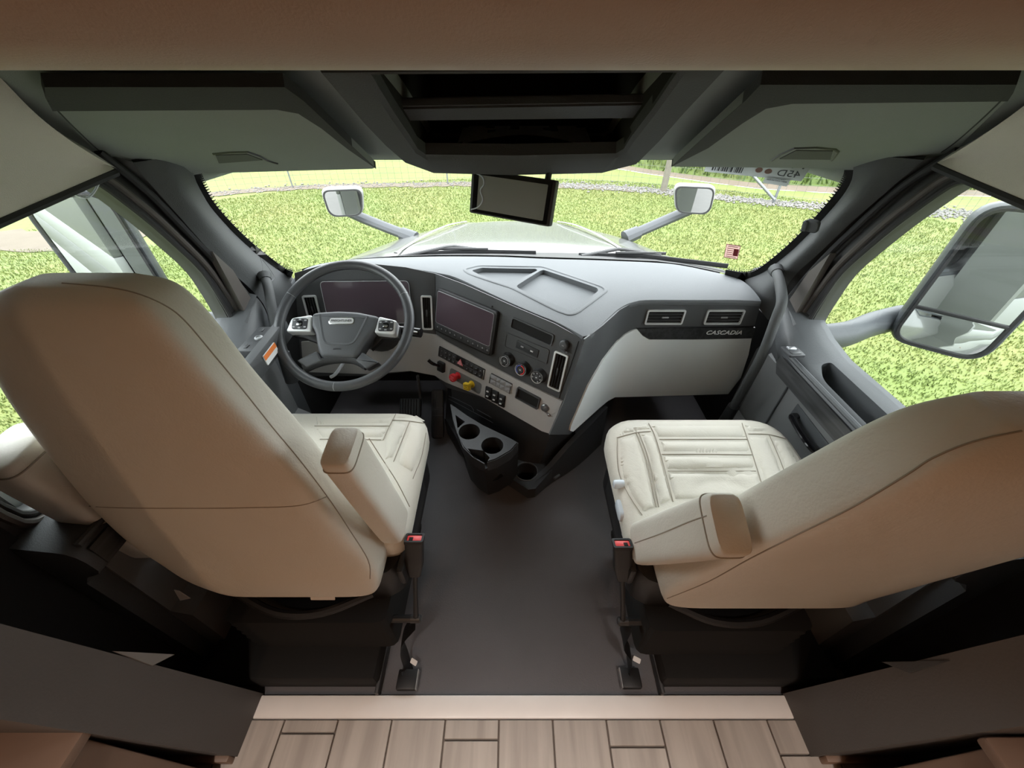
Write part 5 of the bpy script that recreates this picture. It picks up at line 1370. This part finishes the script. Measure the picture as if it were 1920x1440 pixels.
RS = [(.385, .385, .50, .385, .885), (.44, .378, .51, .365, .892), (.52, .362, .50, .362, .892), (.62, .342, .475, .372, .885), (.72, .32, .448, .38, .873), (.80, .302, .425, .387, .86), (.90, .278, .395, .397, .842), (1.00, .258, .37, .417, .815), (1.07, .252, .358, .445, .788), (1.11, .262, .352, .478, .757), (1.135, .282, .345, .53, .71)]
pas, pas_back, pas_cu = seat('cab_seat', 'cream leather passenger seat facing the glove panel, back reclined and inner armrest folded up', RS, (.298, .878, .47, .915, .52), 1,
    [((.333, .505, .475), (.351, .335, .865), .060, .10, [[(1190, 1018), (1240, 1000), (1290, 979), (1325, 967)]])], .439,
    [[(1251, 1122), (1329, 1090), (1405, 1048), (1500, 1000), (1600, 950), (1700, 890), (1750, 858), (1825, 828), (1915, 808)]], None,
    [[(1216, 794), (1232, 830), (1262, 941)], [(1391, 794), (1411, 853), (1436, 933)], [(1157, 821), (1190, 812), (1220, 809)], [(1236, 824), (1320, 824), (1401, 824)], [(1241, 852), (1325, 852), (1409, 853)], [(1252, 883.5), (1335, 883.5), (1417, 883.5)], [(1403, 814), (1440, 815), (1473, 823)], [(1193, 812), (1212, 865), (1230, 951)], [(1198, 812), (1217, 865), (1235, 951)], [(1442, 816), (1462, 862), (1477, 904)], [(1157, 820), (1160, 884), (1180, 930), (1204, 966)]])
# quilted panels of the cushions
def quilts(cu, polys, th=.006):
    b = bvh_obj(cu)
    for p in polys: patch('quilt_panel', p, b, -.0028, th + .0018, 'leather', cu, 6, 9.0)
quilts(pas_cu, [[(1220, 797), (1389, 797), (1399, 821), (1235, 821)], [(1238, 827), (1402, 827), (1408, 849), (1242, 849)], [(1244, 855), (1410, 856), (1417, 880), (1251, 880)], [(1254, 887), (1419, 887), (1435, 931), (1330, 936), (1264, 938)],
    [(1195, 796), (1213, 794), (1219, 806), (1190, 810), (1160, 818), (1166, 806)], [(1222, 814), (1231, 832), (1259, 938), (1237, 948), (1220, 866), (1201, 813)], [(1161, 824), (1190, 815), (1208, 866), (1227, 950), (1206, 962), (1183, 928), (1164, 882)],
    [(1395, 796), (1436, 800), (1466, 816), (1440, 812), (1404, 811)], [(1404, 818), (1439, 819), (1458, 862), (1474, 906), (1440, 928), (1414, 853)], [(1446, 820), (1474, 826), (1500, 872), (1508, 890), (1481, 901), (1466, 862)]])
quilts(drv_cu, [[(592, 780), (738, 780), (729, 796), (592, 796)], [(592, 802), (728, 802), (716, 822), (603, 822)], [(748, 779), (780, 780), (796, 790), (768, 787), (738, 785)], [(737, 792), (765, 794), (750, 828), (737, 862), (720, 862), (722, 826)], [(772, 795), (797, 799), (795, 830), (786, 858), (774, 890), (744, 868), (757, 828)]])
# seat controls
def on_side(e, items):
    for nm, u, v, X, w, h, m in items:
        f = Fr(at(u, v, X=X), (0, -1, 0), (0, 0, 1), (-1, 0, 0)); bm = NB(); slab(bm, rrect(w, h, min(w, h) * .45), f, -.02, .010, .006); obj(nm, bm, m, e)
on_side(pas, [('lumbar_knob', 1164, 957, .30, .060, .034, 'clear_plastic'), ('control_knob', 1156, 908, .296, .022, .024, 'clear_plastic'), ('control_button', 1172, 988, .308, .016, .018, 'clear_plastic'), ('control_button', 1173, 1001, .308, .016, .018, 'clear_plastic')])
bm = NB(); box(bm, (.312, .60, .40), (.02, .30, .075), bev=.01); obj('control_panel', bm, 'black', pas)
bm = NB(); box(bm, (-.288, .60, .40), (.02, .30, .075), bev=.01); obj('control_panel', bm, 'black', drv)
# labels on the driver seat
bm = NB(); f = Fr(at(605, 1118, Z=.34), (1, 0, 0), V((0, .5, 1))); slab(bm, rrect(.065, .022, .002), f, 0, .001); obj('printed_label', bm, 'paper', drv)
tg = at(340, 1117, D=.98); f = Fr(tg, V((1, -.1, .2)), V((.1, .1, 1)))
bm = NB(); slab(bm, [(-.02, -.022), (.022, -.010), (.012, .024), (0.0, .028)], f, 0, .0012); obj('care_tag', bm, 'paper', drv)

# ---- seat belt buckles on their stalks, with tether straps
def buckle(label, head, low, piv, side, strap, anchor, tagp):
    e = empty('seat_belt_buckle', at(*anchor, Z=0), label, 'buckle', 'seat belt buckles')
    h, l, p = [V(q) for q in (head, low, piv)]
    ax = (h - p).normalized(); f = Fr(h, (1, 0, 0), ax.cross(V((1, 0, 0))) * -1, ax)
    bm = NB(); loft(bm, [[f(a * .024, b * .014, z) for a, b in [(q.x, q.y) for q in supring(0, 0, 0, 1, 1, 4, 20)]] if z > -.09 else [f(a * .016, b * .010, z) for a, b in [(q.x, q.y) for q in supring(0, 0, 0, 1, 1, 4, 20)]] for z in (0, -.07, -.085, -.13)]); obj('housing', bm, 'black', e)
    bm = NB(); ring_slab(bm, rrect(.049, .030, .006), rrect(.038, .020, .003), f, -.006, .004); obj('collar', bm, 'rubber', e)
    bm = NB(); slab(bm, rrect(.037, .019, .002), f, -.004, .002, .001); obj('release_button', bm, 'red_bright', e)
    bm = NB(); box(bm, (side * .008, -.003, .002), (.010, .010, .003), f, .0005, 1); obj('slot', bm, 'black_matte', e)
    bm = NB(); tube(bm, [f(0, 0, -.12), p.lerp(h, .3), p], [.007, .0065, .008], 8); obj('stalk', bm, 'black', e)
    bm = NB(); lathe(bm, [(.012, -.014), (.012, .012), (.008, .016)], Fr(p, (0, 1, 0), (0, 0, 1), (-side, 0, 0)), 16); obj('bolt', bm, 'key', e)
    bm = NB(); tube(bm, [p, p + V((side * .11, .0, -.0))], .011, 10); obj('pivot_bar', bm, 'black', e)
    S = smooth_path([V(q) for q in strap], 6); bm = NB(); tube(bm, S, .022, 8, flat=(.07, 1.0), up=(0, 1, .2)); obj('strap', bm, 'black', e)
    a = at(*anchor, Z=.012); bm = NB(); box(bm, (a.x, a.y, .012), (.058, .05, .022), bev=.004); obj('floor_anchor', bm, 'black', e)
    bm = NB(); box(bm, (a.x - side * .030, a.y, .012), (.0025, .05, .022)); obj('anchor_edge', bm, 'key_light', e)
    t = at(*tagp, Z=.03); bm = NB(); slab(bm, rrect(.022, .014, .003), Fr(t, V((1, -.5, 0)), V((.3, 1, .6))), 0, .001); obj('strap_tag', bm, 'white', e)
buckle('red button buckle on a black stalk beside the driver seat', at(777, 1010, Z=.50), None or at(775, 1080, Z=.35), at(780, 1160, Z=.20), -1,
       [at(778, 1166, Z=.19), at(758, 1190, Z=.14), at(754, 1212, Z=.09), at(762, 1240, Z=.03), at(764, 1262, Z=.012)], (764, 1275), (776, 1241))
buckle('red button buckle on a black stalk beside the passenger seat', at(1167, 1020, Z=.50), at(1168, 1080, Z=.35), at(1168, 1165, Z=.20), 1,
       [at(1176, 1170, Z=.19), at(1168, 1200, Z=.15), at(1182, 1225, Z=.09), at(1178, 1245, Z=.03), at(1180, 1260, Z=.012)], (1182, 1272), (1194, 1237))
# crumbs of dirt on the rubber floor
bm = NB(); rng = random.Random(5)
for k in range(46):
    u, v = rng.uniform(790, 1150), rng.uniform(930, 1290); p = at(u, v, Z=-.0095); r = rng.uniform(.0008, .002)
    bmesh.ops.create_icosphere(bm, subdivisions=1, radius=r, matrix=Matrix.Translation(p))
tag(obj('floor_grit', bm, 'pebble'), 'tiny specks of grit scattered on the black cab floor', 'grit', kind='stuff')
